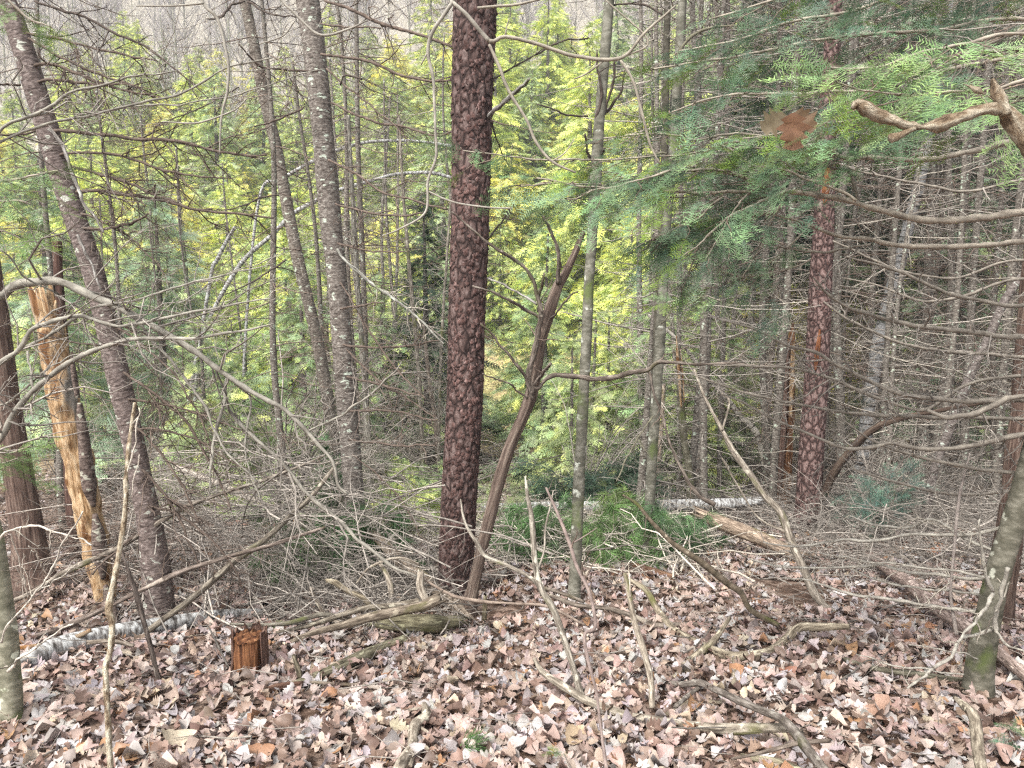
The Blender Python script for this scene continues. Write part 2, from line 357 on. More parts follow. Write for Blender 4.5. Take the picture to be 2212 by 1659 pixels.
# ---------------- leaves
def leaf_oval(curl, bend, ser=0, n=7, wd=.3, tw=0.):
    t = np.linspace(0, 1, n); w = wd * np.sin(np.pi * np.clip(t, .02, .98) ** .85) ** .8
    w = w * (1 + ser * ((np.arange(n) % 2) - .5))
    return leaf_strip(t, w, curl, bend, tw)
def leaf_oak(curl, bend, n=11, wd=.34, tw=0., seed=0):
    g = np.random.default_rng(seed); t = np.linspace(0, 1, n)
    w = wd * np.sin(np.pi * np.clip(t, .03, .97) ** .8) ** .6
    w = w * np.where(np.arange(n) % 2 == 0, .6, 1.12) * g.uniform(.85, 1.15, n); w[0] = .02; w[-1] = .03
    tt = t + np.where(np.arange(n) % 2 == 1, .05, 0)
    return leaf_strip(t, w, curl, bend, tw, tt)
def leaf_strip(t, w, curl, bend, tw=0., te=None):
    te = t if te is None else te; n = len(t)
    mid = np.stack([t - .5, 0 * t, 0 * t], 1); l = np.stack([te - .5, w, 0 * t], 1); r = np.stack([te - .5, -w * .95, 0 * t], 1)
    V = np.stack([l, mid, r], 1).reshape(-1, 3); x, y = V[:, 0].copy(), V[:, 1].copy()
    V[:, 2] = curl * y * y * 1.8 + bend * x * x * .9 + tw * x * y * 1.2 + .03 * np.sin(x * 13 + y * 9) + .022 * np.sin(y * 29 + x * 5)
    i = np.arange(n - 1)[:, None] * 3
    F = np.concatenate([np.stack([i + 0, i + 1, i + 4, i + 3], -1).reshape(-1, 4), np.stack([i + 1, i + 2, i + 5, i + 4], -1).reshape(-1, 4)])
    return V, F
def leaf_maple(curl, bend, seed=0):
    g = np.random.default_rng(seed); k = 22; a = np.linspace(-np.pi + .25, np.pi - .25, k)
    r = .22 + .3 * np.abs(np.cos(a * 2.5)) ** .8 * (1 - .12 * np.abs(a)); r *= g.uniform(.88, 1.1, k)
    V = np.concatenate([[[0, 0, 0]], np.stack([r * np.cos(a), r * np.sin(a), 0 * a], 1), [[-.5, .0, .05], [-.5, .015, .05]]])
    x, y = V[:, 0].copy(), V[:, 1].copy(); V[:, 2] = curl * y * y * 1.1 + bend * x * x * .8 + .04 * np.sin(x * 11 + y * 7)
    F = np.array([[0, i, i + 1] for i in range(1, k)] + [[0, k + 1, k + 2]]); return V, F
LEAVES = [leaf_oak(.9, .5, seed=1), leaf_oak(-.8, .4, seed=2, tw=.7), leaf_oak(1.6, -.4, seed=3), leaf_oak(.5, -.9, seed=4, tw=-.9), leaf_oak(-1.3, .9, seed=5, wd=.4),
          leaf_oval(1.4, .5, .1, 11), leaf_oval(-.9, .7, .12, 11, wd=.34, tw=.5), leaf_oval(2.4, .2, .05, 9, wd=.36), leaf_oval(.6, -.8, .1, 9, wd=.27),
          leaf_maple(.9, .6, 1), leaf_maple(-.8, .8, 2), leaf_maple(1.6, -.5, 3)]
LOWL = [leaf_oval(1.4, .5, .25, 6, wd=.32), leaf_oval(-.9, .8, .2, 6, wd=.38), leaf_oak(1.2, -.6, 7, seed=8, wd=.42), leaf_oak(.9, .4, 8, seed=7, wd=.4)]
LC = np.array([[.38, .275, .235], [.47, .36, .31], [.3, .205, .165], [.5, .4, .35], [.43, .385, .38], [.53, .49, .48], [.23, .155, .12], [.15, .1, .08], [.4, .23, .13], [.55, .45, .34], [.37, .3, .28]])
LP = np.array([.14, .15, .1, .13, .12, .11, .09, .08, .03, .03, .05]); LP = LP / LP.sum()
def lcol(n, g): return LC[g.choice(len(LC), n, p=LP)] * (1 + g.uniform(-.22, .18, (n, 1))) * (1 + g.uniform(-.05, .05, (n, 3)))
def leafrot(n, g, tilt=26):
    az = g.uniform(0, 2 * np.pi, n); d = np.stack([np.cos(az), np.sin(az), np.tan(np.radians(g.normal(-4, tilt, n).clip(-65, 65)))], 1)
    return frames(d, roll=np.radians(g.normal(0, tilt, n)))
def leaf_litter():
    g = np.random.default_rng(3); mb = MB()
    # near: full shapes
    def scatter(n, y0, y1, tm, s0, s1, zt, tilt):
        y = np.sqrt(g.uniform(y0 * y0, y1 * y1, n)); x = g.uniform(-1, 1, n) * (.76 * y + .5)
        keep = vnoise(np.stack([x * 1.3, y * 1.3, 0 * x], 1), 5) > -.72 if y0 < 7 else vnoise(np.stack([x * .7, y * .7, 0 * x], 1), 6) > -.35
        x, y = x[keep], y[keep]; n = len(x); k = g.integers(0, len(tm), n); z = H(x, y) + g.uniform(0, zt, n) + .008
        for q in range(len(tm)):
            s = k == q; m = s.sum(); Mx = leafrot(m, g, tilt); sc = g.uniform(s0, s1, m)
            inst(mb, tm[q], Mx, np.stack([x[s], y[s], z[s]], 1), sc, lcol(m, g))
    scatter(9000, 1.3, 5.2, LEAVES, .055, .115, .03, 16)
    scatter(2000, 1.3, 4.6, LEAVES, .045, .1, .045, 32)
    scatter(17000, 5.2, 9.5, LOWL, .05, .1, .03, 19)
    scatter(9000, 9.5, 17, LOWL, .06, .12, .05, 30)
    o = mb.build('leaf_litter', leaf_m, kind='stuff'); tag(o, 'brown and grey fallen leaf litter covering the sloping ground', 'leaf litter')
    # the nearest leaves, one by one
    ms = []
    for i, t in enumerate(LEAVES):
        m = MB(); m.add(t[0], t[1]); ms.append(m.mesh('leaf', leaf_m))
    n = 285; y = np.sqrt(g.uniform(2.05 ** 2, 3.3 ** 2, n)); x = g.uniform(-1, 1, n) * .72 * y
    z = H(x, y) + .032 + g.uniform(0, .015, n); Mx = leafrot(n, g, 17); c = lcol(n, g); s = g.uniform(.065, .12, n); from mathutils import Matrix
    for i in range(n):
        o = bpy.data.objects.new('leaf', ms[g.integers(len(ms))]); COL.objects.link(o); o.parent = ground
        o.matrix_local = Matrix.Translation((x[i], y[i], z[i])) @ Matrix(Mx[i].tolist()).to_4x4() @ Matrix.Scale(s[i], 4); o.color = (*(c[i] * 1.05), 1)
    def one(px, py, k, s, colr, label, rot=0., tilt=(0, 0), lift=.055):
        gp = G(px, py); o = bpy.data.objects.new('fallen_leaf', ms[k]); COL.objects.link(o); o.location = (gp[0], gp[1], gp[2] + lift * .75)
        o.rotation_euler = (rad(tilt[0]), rad(tilt[1]), rad(rot)); o.scale = (s,) * 3; o.color = (*colr, 1); tag(o, label, 'leaf')
    one(716, 1512, 8, .12, (.38, .2, .11), 'orange brown oval leaf lying on the litter below the small stump', 25, (20, 0))
    one(820, 1490, 6, .15, (.52, .5, .52), 'round pale grey leaf lying among brown leaves', 80, (30, 10))
    one(1240, 1610, 5, .16, (.56, .43, .29), 'large pale yellow leaf with darker veins at the bottom', 60, (25, 0))
    one(1700, 1462, 6, .11, (.32, .15, .1), 'dark red brown leaf near the forked grey branch', 10, (25, 0))
    one(560 , 1640, 6, .15, (.36, .2, .12), 'big orange brown leaf at the bottom edge', 0, (25, 0))
    one(385, 1620, 6, .15, (.58, .5, .38), 'cream coloured crumpled leaf at the bottom edge', 30, (20, 20), .1)
    one(1905, 1560, 4, .24, (.42, .27, .2), 'large lobed brown oak leaf below the leaning grey tree', 65, (28, 0))
    one(2010, 1210, 1, .2, (.35, .17, .1), 'rust coloured leaf lying on the twig pile', 10, (20, 0), .15)
    # pine straw and sticks
    mb = MB(); n = 2600; y = np.sqrt(g.uniform(1.5, 12 ** 2, n)); x = g.uniform(-1, 1, n) * (.76 * y + .4); az = g.uniform(0, np.pi, n); L = g.gamma(2., .11, n).clip(.05, .9)
    t = np.linspace(-.5, .5, 5); Pn = np.stack([x[:, None] + np.cos(az)[:, None] * L[:, None] * t, y[:, None] + np.sin(az)[:, None] * L[:, None] * t, np.zeros((n, 5))], -1)
    Pn += g.normal(size=Pn.shape) * L[:, None, None] * .025; Pn[:, :, 2] += H(Pn[:, :, 0], Pn[:, :, 1]) + g.uniform(.03, .09, (n, 1)) + g.normal(0, .05, (n, 1)) * t * L[:, None] * 3
    rr = (L * .009).clip(.0012, .006) * g.uniform(.6, 1.3, n); addtwigs(mb, Pn, rr[:, None] * np.array([[1, 1, .9, .8, .5]]), 4, TW['grey'] * .85, g, .5)
    tag(mb.build('fallen_sticks', twig_m, kind='stuff'), 'thin dead sticks scattered over the fallen leaves', 'sticks')
    # green patches: moss, seedlings of fir, pine tufts
leaf_litter()

# ================================================================== FOLIAGE TEMPLATES
def needle_spray(L=.2, pairs=7, sub=.42, step=.009, nl=.027, nw=.0044, seed=0, droop=.15):
    """flat fir spray with separate needles; axis +x, unit metres"""
    g = np.random.default_rng(seed); ax = [(np.array([0., 0, 0]), np.array([1., 0, 0]), L)]
    for i in range(pairs):
        t = (i + .8) / (pairs + .6)
        for s in (-1, 1):
            a = np.radians(g.uniform(42, 58)); ax.append((np.array([L * t, 0, 0]), np.array([np.cos(a), s * np.sin(a), g.uniform(-.1, .05)]), L * sub * (1 - t * .75) * g.uniform(.7, 1.15)))
    B, T, S = [], [], []
    for b, d, l in ax:
        n = max(3, int(l / step)); t = np.linspace(.05, 1, n); q = b + d * (t * l)[:, None]
        sd = np.cross([0, 0, 1], d); sd = sd / np.linalg.norm(sd)
        for s in (-1, 1):
            a = np.radians(g.uniform(48, 75, n))[:, None]; dd = d * np.cos(a) + s * sd * np.sin(a); dd[:, 2] += g.uniform(-.15, .4, n)
            B.append(q); T.append(q + dd * nl * g.uniform(.75, 1.15, n)[:, None] * (1.1 - .4 * t)[:, None]); S.append(np.broadcast_to(d, q.shape))
    B, T, S = map(np.concatenate, (B, T, S)); w = S * nw / 2
    V = np.stack([B - w, B + w, T + w * .5], 1).reshape(-1, 3)
    V[:, 2] -= droop * (V[:, 0] ** 2 / L + np.abs(V[:, 1]) * .4)
    F = np.arange(len(V)).reshape(-1, 3)
    tip = np.clip((V[:, 0] + np.abs(V[:, 1])) / L, 0, 1.2)[:, None]; C = 1 + (tip - .55) * np.array([.5, .42, .1])
    return V, F, C
def blade_spray(n=8, ln=.42, wd=.07, two=False, seed=0, droop=.2):
    """coarse frond, unit length"""
    g = np.random.default_rng(seed); V, F = [], []
    def tri(b, d, l, w):
        s = np.cross(d, [0, 0, 1]); s = s / (np.linalg.norm(s) + 1e-9); k = len(V)
        V.extend([b - d * w * .2, b + d * l * .45 + s * w * .5, b + d * l, b + d * l * .4 - s * w * .5]); F.append([k, k + 1, k + 2, k + 3])
    tri(np.zeros(3), np.array([1., 0, 0]), 1, wd)
    for i in range(n):
        t = (i + .5) / n * .92
        for s in (-1, 1):
            a = np.radians(g.uniform(38, 62)); d = np.array([np.cos(a), s * np.sin(a), g.uniform(-.35, .15)]); d /= np.linalg.norm(d); b = np.array([t, 0, 0]); l = ln * (1 - t * .7) * g.uniform(.7, 1.25)
            if not two: tri(b, d, l, wd)
            else:
                tri(b, d, l, wd * .45)
                for u in (.3, .55, .8):
                    for q in (-1, 1):
                        a2 = np.radians(g.uniform(35, 60)) * q; d2 = np.array([d[0] * np.cos(a2) - d[1] * np.sin(a2), d[0] * np.sin(a2) + d[1] * np.cos(a2), d[2] + g.uniform(-.3, .2)]); tri(b + d * l * u, d2, l * .42 * (1.2 - u * .6), wd * .45)
    V = np.array(V); V[:, 2] -= droop * V[:, 0] ** 2
    C = 1 + (np.clip(V[:, :1] + np.abs(V[:, 1:2]), 0, 1.3) - .6) * np.array([.35, .3, .05])
    return V, np.array(F), C
def pine_tuft(n=26, L=.11, w=.0016, seed=0, hang=1.2):
    g = np.random.default_rng(seed); V = []
    for i in range(n):
        d = nrm(np.array([g.uniform(.1, 1), g.normal(0, .45), g.normal(-.1, .35)])); s = nrm(np.cross(d, [0, 0, 1.])) * w; l = L * g.uniform(.7, 1.1)
        b = np.array([g.uniform(-.03, .02), 0, 0]); m = b + d * l * .55 + [0, 0, -hang * l * .15]; e = b + d * l + [0, 0, -hang * l * .5]
        V += [b - s, b + s, m + s, m - s, m - s, m + s, e + s * .3, e - s * .3]
    V = np.array(V); return V, np.arange(len(V)).reshape(-1, 4), np.ones((len(V), 3))
FIR = [needle_spray(seed=i, pairs=p, L=l, sub=.5) for i, (p, l) in enumerate([(4, .2), (3, .17), (5, .24), (2, .15)])]
FIRL = [needle_spray(seed=9 + i, pairs=p, L=l, step=.012, nw=.0045, nl=.02) for i, (p, l) in enumerate([(6, .24), (5, .2)])]
CO = [blade_spray(7, seed=1), blade_spray(6, seed=2, ln=.5, droop=.4), blade_spray(8, seed=3, ln=.35)]
CO2 = [blade_spray(6, seed=4, two=True, wd=.07), blade_spray(5, seed=5, two=True, ln=.55, wd=.07, droop=.35)]
TUFT = [pine_tuft(seed=1), pine_tuft(seed=2, hang=1.7)]

def sprays(mb, pts, dirs, tm, sc, g, base, var=.25, roll=25, tipvar=None):
    n = len(pts); k = g.integers(0, len(tm), n); c = base[None] * (1 + g.uniform(-var * 1.5, var * 1.5, (n, 1))) * (1 + g.uniform(-.08, .08, (n, 3)))
    if tipvar is not None:
        m = g.random(n) < tipvar[0]; c[m] = np.asarray(tipvar[1]) * (1 + g.uniform(-.15, .15, (m.sum(), 1)))
    M = frames(dirs, roll=np.radians(g.normal(0, roll, n))); sc = np.broadcast_to(sc, (n,))
    for q in range(len(tm)):
        s = k == q
        if s.any(): inst(mb, tm[q], M[s], pts[s], sc[s], c[s])
# ================================================================== FOREGROUND TREES
TREEP = {}
def tree(name, label, trace, m, disp, cat='tree', d=None, dtop=None, sides=20, seg=.03, up=1.2, group=None, flare=1.15, tint=None, jag=0, part='trunk', below=.12, loc=None):
    a = [t.split(',') for t in trace.split()]; g = G(float(a[0][0]), float(a[0][1])); d0 = g[1] if d is None else d
    p, r = tr(trace, d0, (dtop or d0), clamp=False); p[0, 2] = min(p[0, 2], h1(p[0, 0], p[0, 1]) - below * .3); 
    base = p[0].copy(); base[2] = h1(base[0], base[1])
    t0 = nrm(p[0] - p[1]); p = np.concatenate([[p[0] + t0 * below], p]); r = np.concatenate([[r[0] * flare], r])
    if up: t1 = nrm(p[-1] - p[-2]); p = np.concatenate([p, [p[-1] + t1 * up]]); r = np.concatenate([r, [r[-1] * .85]])
    o = thing(name, label, cat, base, group); mb = MB(); V, F, tc = tube(p, r, sides, seg, disp, jag=jag)
    # root flare
    z = V[:, 2] - base[2]; k = np.exp(-np.clip(z, 0, 9) / .09) * (flare - 1); cx = V[:, :2] - base[:2]; V[:, :2] += cx * k[:, None] * (1 + .5 * np.sin(np.arctan2(cx[:, 1], cx[:, 0]) * 3 + base[0] * 9))[:, None]
    mb.addt((V, F, tc)); q = mb.build(part, m, o, base)
    if tint: q.color = (*tint, 1)
    TREEP[o.name] = (base, p, r); return o, base, p, r
def branches(o, base, traces, m, d0, d1, seed=1, sides=6, tw=None, jit=.008, name='branch', tint=None, **kw):
    """each traced branch is a part of its own; its fine twigs are joined"""
    P_, R_ = [], []
    for i, t in enumerate(traces):
        dd0, dd1 = d0, d1
        if isinstance(t, tuple): t, dd0, dd1 = t
        p, r = tr(t, dd0, dd1); mb = MB(); mb.addt(tube(p, np.maximum(r, .0012), sides, seg=.02, jit=jit * 1.4, disp=d_branch)); b = mb.build(name, m, o, base)
        if tint is not None: b.color = (*tint, 1)
        ps, rs = smoothpath(p, r, 14); P_.append(ps); R_.append(rs)
    if tw is not None: twiggy(o, base, P_, R_, tw, seed=seed, **kw)
    return P_, R_
BR = twig_m
# ---- the big red pine in the middle
o, pb, pp, pr = tree('red_pine', 'tallest thick trunk of dark reddish flaky pine bark in the middle', '985,1290,80 986,1200,74 993,1050,75 1005,850,76 1008,700,77 1013,560,79 1018,380,82 1020,200,87 1027,0,92',
                     pine_m, d_pine, sides=64, seg=.016, up=1.5, flare=1.12)
def plates(o, base, path, rad_, n_obj, n_stuff, seed, size=(.016, .03), zlim=None):
    g = np.random.default_rng(seed); tm = []
    for k in range(5):
        m = 9; a = np.linspace(0, 2 * np.pi, m, endpoint=False) + g.uniform(-.25, .25, m); r = g.uniform(.55, 1.3, m)
        x, y = np.cos(a) * r * .55, np.sin(a) * r * 1.1; top = np.stack([x * .97, y * .97, .07 + .09 * (-y)], 1); bot = np.stack([x, y, np.full(m, -.1)], 1)
        V = np.concatenate([bot, top, [[0, 0, .1]]]); i = np.arange(m); j = (i + 1) % m
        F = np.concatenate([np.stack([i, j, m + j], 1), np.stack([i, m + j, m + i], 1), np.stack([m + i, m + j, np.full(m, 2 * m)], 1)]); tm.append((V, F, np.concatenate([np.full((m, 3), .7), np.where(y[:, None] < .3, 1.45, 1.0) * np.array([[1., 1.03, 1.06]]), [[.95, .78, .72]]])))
    S = np.concatenate([[0], np.cumsum(np.linalg.norm(np.diff(path, axis=0), axis=1))])
    def place(n, front):
        s = g.uniform(S[0] + .1, (zlim or S[-1]), n); c = np.stack([np.interp(s, S, path[:, k]) for k in range(3)], 1); r = np.interp(s, S, rad_)
        a = g.uniform(-1.35, 1.35, n) - np.pi / 2 if front else g.uniform(0, 2 * np.pi, n)
        nv = np.stack([np.cos(a), np.sin(a), 0 * a], 1); sc = g.uniform(*size, n); pos = c + nv * (r + sc * .05)[:, None]
        up = np.broadcast_to([0, 0, 1.], nv.shape); sx = np.cross(up, nv); th = g.normal(0, .25, n)[:, None]; sx2 = sx * np.cos(th) + up * np.sin(th); up2 = np.cross(nv, sx2)
        nv2 = nrm(nv + up2 * g.uniform(-.3, .3, (n, 1)) + sx2 * g.uniform(-.2, .2, (n, 1))); M = np.stack([sx2, np.cross(nv2, sx2), nv2], 2); cc = np.array([1., .94, .93]) * g.uniform(.6, 1.15, (n, 1)) * (1 + .4 * fbm(pos * [5, 5, 1.6], 2)[:, None]); return pos, M, sc, cc
    par = [c for c in o.children if c.name.startswith('trunk')][0]
    if n_obj:
        from mathutils import Matrix
        ms = []
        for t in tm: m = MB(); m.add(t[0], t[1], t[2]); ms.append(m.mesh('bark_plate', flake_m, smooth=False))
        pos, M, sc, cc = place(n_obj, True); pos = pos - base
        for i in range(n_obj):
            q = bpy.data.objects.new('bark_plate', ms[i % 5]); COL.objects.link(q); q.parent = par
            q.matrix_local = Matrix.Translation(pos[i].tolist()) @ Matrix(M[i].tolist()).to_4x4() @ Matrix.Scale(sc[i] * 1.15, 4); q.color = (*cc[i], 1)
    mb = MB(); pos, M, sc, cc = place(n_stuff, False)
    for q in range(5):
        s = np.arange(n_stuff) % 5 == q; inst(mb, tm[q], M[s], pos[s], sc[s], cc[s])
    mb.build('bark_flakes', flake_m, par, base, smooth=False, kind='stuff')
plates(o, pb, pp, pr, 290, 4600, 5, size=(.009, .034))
branches(o, pb, [('1045,260,10 1060,245,10 1085,225,10 1110,200,9 1143,170,8', 5.75, 5.2), ('1038,595,4 1080,612,4 1130,640,5 1160,655,5', 5.8, 5.4)], dead_m, 5.8, 5.5, name='dead_branch')
branches(o, pb, ['1060,175,4 1120,140,4 1200,95,4 1270,80,3', '1062,260,4 1080,320,3 1100,360,2', '1050,520,4 1085,480,4 1110,440,3'], BR, 6.0, 6.3, tw=TW['dark'], tint=TW['dark'])
# ---- three grey trunks left of it
o, b, p, r = tree('spruce_tree', 'thick grey spruce trunk with pale horizontal flecks left of the dark pine', '770,1235,48 769,1150,42 760,1000,43 747,850,43 736,700,43 724,560,44 716,500,45 703,350,46 684,150,48 664,0,50', spruce_m, d_spruce, sides=28, tint=(1.35, 1.38, 1.33))
branches(o, b, ['690,50,4 744,57,4 822,60,3', '700,0,6 765,21,8 822,50,8 889,71,7 978,101,6', '694,116,6 758,126,6 811,139,7 872,164,6 925,174,5 975,172,4', '705,150,5 730,170,4 765,200,4 830,250,3 880,300,2',
    '715,224,4 765,245,6 811,263,6 872,274,5 943,292,5 975,284,4', '710,345,6 765,373,5 822,412,5 872,427,5 968,452,4', '726,441,5 786,455,5 850,466,5 914,459,3', '729,526,5 786,540,5 872,544,3',
    '687,153,4 605,149,4 562,142,5 516,96,3', '658,231,4 605,256,5 552,274,3', '742,745,5 800,750,5 872,749,5 953,734,3', '750,887,5 836,887,5 943,909,3', '755,948,5 854,962,5 943,962,3', '750,813,5 818,830,5 907,855,3', '735,667,4 780,660,5 829,653,3',
    '747,756,4 818,823,5 872,855,4 940,905,2','735,610,3 790,700,4 850,790,4 920,860,3', '760,980,3 830,1040,4 880,1100,4 905,1160,2'], BR, 6.6, 6.0, seed=4, tw=TW['brown'], dens=7, L=(.15, .6), lev=3, tint=TW['brown'] * .8)
branches(o, b, ['728,540,6 740,557,6 772,585,8 818,624,7 854,649,6 907,690,5 960,740,4'], dead_m, 6.4, 5.7, seed=41, tw=TW['pale'], dens=9, L=(.15, .5), name='lichened_branch', tint=(1.0, 1.05, 1.0))
branches(o, b, ['736,185,4 742,165,4 755,162,5 780,170,5'], BR, 6.3, 6.2, tint=TW['dark'])
o, b, p, r = tree('spruce_tree', 'slender grey spruce trunk curving just left of the thick grey trunk', '738,1140,30 735,1080,28 722,970,28 706,850,26 690,760,26 668,660,25 648,580,26 631,500,25 612,400,25 597,320,25 578,240,24 560,160,24 545,80,24 528,0,24', spruce_m, d_spruce, sides=18, tint=(1.3, 1.32, 1.22))
branches(o, b, ['528,5,5 500,12,5 480,35,6 446,42,3', '516,190,3 420,240,3 330,270,2', '535,3,5 580,30,4 640,36,3','600,420,4 560,430,4 500,452,3 420,452,2', '620,560,4 560,600,4 480,640,2'], BR, 7.6, 7.2, seed=6, tw=TW['dark'], dens=6, L=(.15, .6), lev=3, tint=TW['dark'])
o, b, p, r = tree('spruce_tree', 'leaning purplish grey spruce trunk with a long split scar at the left edge', '345,1335,66 338,1240,62 325,1140,52 305,1040,46 285,940,44 264,850,46 248,780,46 228,690,46 210,620,45 193,560,45 165,480,45 142,410,44 120,340,44 100,270,46 78,200,46 58,130,45 35,60,43 12,0,42',
                     spruce_m, d_spruce, sides=28, tint=(1.2, 1.12, 1.12))
branches(o, b, ['57,73,6 124,84,6 199,103,5 284,121,5 338,132,3', '60,82,7 124,121,6 185,149,6 242,171,5 320,203,4 380,250,2', '70,142,8 100,137,7 153,153,7 213,178,6 267,192,5 356,213,3', '80,178,7 132,174,6 185,181,6 249,181,4 330,190,2',
    '110,286,8 125,284,8 249,295,8 391,309,7 515,334,6 576,334,4', '130,335,6 149,331,6 235,332,6 313,352,6 391,377,5 498,384,3', '150,360,7 164,364,7 213,377,7 284,398,6 338,423,5 384,437,3', '165,415,8 174,412,8 228,414,8 320,427,8 427,452,7 498,462,6 590,469,4',
    '45,183,5 20,182,5 -40,180,4', '80,285,5 40,292,5 -40,295,4', '175,460,5 215,475,5 270,505,4 330,560,3 370,620,2','178,490,6 240,492,6 290,480,6 318,460,4', '225,690,5 300,740,5 370,800,4 430,900,4 470,1000,3', '255,800,6 330,850,6 400,910,6 450,990,5 500,1100,4', '270,900,6 330,960,5 390,1040,5 430,1130,4',
    '290,1000,6 350,1060,6 400,1150,5 440,1240,4', '275,930,5 340,930,5 420,950,4 520,1010,3', '265,860,5 330,870,5 420,890,4 520,930,3','240,745,4 160,740,4 80,720,3 20,700,2','310,1150,5 260,1180,5 200,1240,4','300,1090,5 380,1110,5 470,1180,4 520,1260,3'], BR, 5.1, 4.9, seed=8, tw=TW['brown'] * .8, dens=11, L=(.15, .7), lev=3, tint=TW['brown'] * .7)
branches(o, b, ['103,280,6 121,298,7 142,330,7 156,380,8 175,420,7 199,462,6 222,500,4', '168,505,6 178,530,7 195,570,6 216,630,4'], dead_m, 4.85, 4.75, seed=9, name='broken_branch')
branches(o, b, ['75,0,5 135,21,6 199,46,6 256,75,6 320,103,5 391,160,4 450,215,2'], BR, 5.0, 4.8, seed=10, tw=TW['dark'], dens=8, L=(.15, .6), lev=3, tint=TW['dark'])
# ---- twisted brown tree beside the pine
o, b, p, r = tree('twisted_tree', 'crooked brown forked tree leaning right from the foot of the dark pine', '1000,1352,38 1022,1270,28 1040,1190,27 1057,1120,29 1075,1050,27 1100,970,25 1128,905,24 1145,860,26 1158,800,22 1166,740,24 1185,680,26 1205,620,22 1222,590,20 1240,550,16 1252,520,12 1262,498,6',
                     cedar_m, d_cedar, d=5.35, dtop=5.1, sides=20, seg=.02, up=0, tint=(.85, 1.0, 1.02))
P_, R_ = branches(o, b, ['1150,850,16 1142,820,15 1150,770,14 1160,720,14 1168,680,12 1160,640,10 1150,600,9 1128,570,8 1080,545,7 1040,515,6 975,460,4', '1208,610,12 1208,570,10 1200,530,9 1185,490,7 1172,465,5',
    '1168,690,8 1140,672,8 1110,652,7 1060,630,6 1020,618,4', '1150,835,9 1165,840,9 1180,820,10 1200,812,12 1250,816,12 1290,820,12 1330,816,12 1360,806,12 1400,800,11 1420,785,10 1460,785,8 1560,786,6 1680,790,4', '1150,835,8 1175,800,8 1190,785,7',
    '1150,860,9 1138,830,8 1128,800,7 1080,745,5 1040,700,4', '1162,670,8 1167,630,8 1175,590,5', '1190,690,5 1230,640,4 1250,630,3', '1400,800,6 1415,850,6 1430,900,6 1445,950,6 1475,1020,8 1510,1070,10 1545,1090,10','1140,860,5 1100,830,4 1040,805,3'], dead_m, 5.1, 4.9, seed=12, tw=TW['brown'], dens=3, L=(.1, .35), tint=(.62, .55, .5))
# ---- grey green poles to the right of it
o, b, p, r = tree('young_maple', 'straight slim grey green trunk right of the crooked brown tree', '1240,1295,26 1245,1180,25 1250,1050,25 1258,900,24 1266,750,23 1273,600,22 1281,480,22 1287,380,26 1292,300,24 1300,200,23 1310,80,22 1316,0,22', smooth_m, d_smooth, sides=20)
branches(o, b, ['1287,380,10 1283,320,9 1290,260,8 1300,200,7 1290,150,5 1290,110,4', '1283,350,6 1268,320,5 1262,290,4', '1295,290,7 1310,230,7 1325,170,6 1328,130,5','1300,255,6 1325,225,6 1345,185,4 1352,150,3', '1270,250,5 1230,248,4 1160,225,3', '1290,350,6 1302,330,6 1310,318,4',
    '1306,15,4 1350,8,4 1400,12,5 1430,35,4'], BR, 5.75, 5.6, seed=13, tw=TW['dark'], dens=4, L=(.1, .35), tint=TW['dark'])
o, b, p, r = tree('young_maple', 'grey trunk behind the fir sprays rising from beside a short rotten log', '1398,1220,22 1402,1120,22 1408,1000,22 1418,850,22 1428,700,22 1436,560,20 1444,430,20 1455,330,20 1462,200,20 1470,60,18 1474,0,18', smooth_m, d_smooth, sides=18, tint=(.95, .95, .95))
branches(o, b, ['1462,135,9 1472,105,7 1510,70,6 1560,58,5 1625,55,3', '1440,330,5 1400,335,4 1340,345,3', '1430,700,3 1470,650,3 1530,600,2','1412,900,4 1370,960,4 1330,1040,3'], BR, 6.8, 6.6, seed=15, tw=TW['olive'], dens=5, L=(.15, .5), tint=TW['olive'])
o, b, p, r = tree('young_maple', 'thin darker trunk close behind the grey trunk with the side branch', '1410,1225,16 1405,1100,17 1412,900,18 1420,700,17 1430,500,16 1436,300,15 1440,100,14 1442,0,14', smooth_m, d_smooth, d=8.6, sides=12, tint=(.5, .47, .45))
# ---- right red pine and neighbours
o, b, p, r = tree('red_pine', 'reddish scaly pine trunk with a pale orange scar right of centre', '1742,1150,56 1748,1060,52 1754,950,50 1762,850,49 1768,720,47 1773,600,45 1779,500,42 1782,400,40 1785,300,38 1795,150,34 1803,0,30', pine_m, d_pine, sides=40, seg=.02, tint=(1.35, 1.3, 1.3))
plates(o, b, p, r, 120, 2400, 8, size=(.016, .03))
for s in ('1761,800,4 1763,775,9 1766,755,11 1770,730,8 1772,712,3', '1782,440,8 1784,410,14 1786,385,14 1789,360,6'):
    mb = MB(); q, w = tr(s, b[1] - .13 if '800' in s else b[1] - .1); mb.addt(tube(q, w, 8, .02, d_rot)); sc = mb.build('bark_scar', rot_m, o, b); sc.color = (1.1, 1.0, .95, 1)
branches(o, b, [('1748,1120,20 1775,1070,18 1810,1010,18 1850,958,18 1890,925,17 1925,908,15 1990,895,11 2060,880,9 2120,870,7', 8.7, 7.6)], cedar_m, 8.7, 7.6, name='bent_side_stem', tint=(.45, .5, .48), tw=TW['brown'], seed=17)
o, b, p, r = tree('birch_tree', 'pale grey birch trunk leaning right behind the long drooping branches', '1850,1090,30 1862,1000,28 1874,900,28 1885,820,28 1898,740,28 1912,680,26 1928,620,26 1945,560,26 1962,490,24 1980,420,24 1995,350,24 2008,280,22 2025,200,20 2050,60,18 2060,0,16', birch_m, d_smooth, d=11.5, sides=18, tint=(.5, .5, .51))
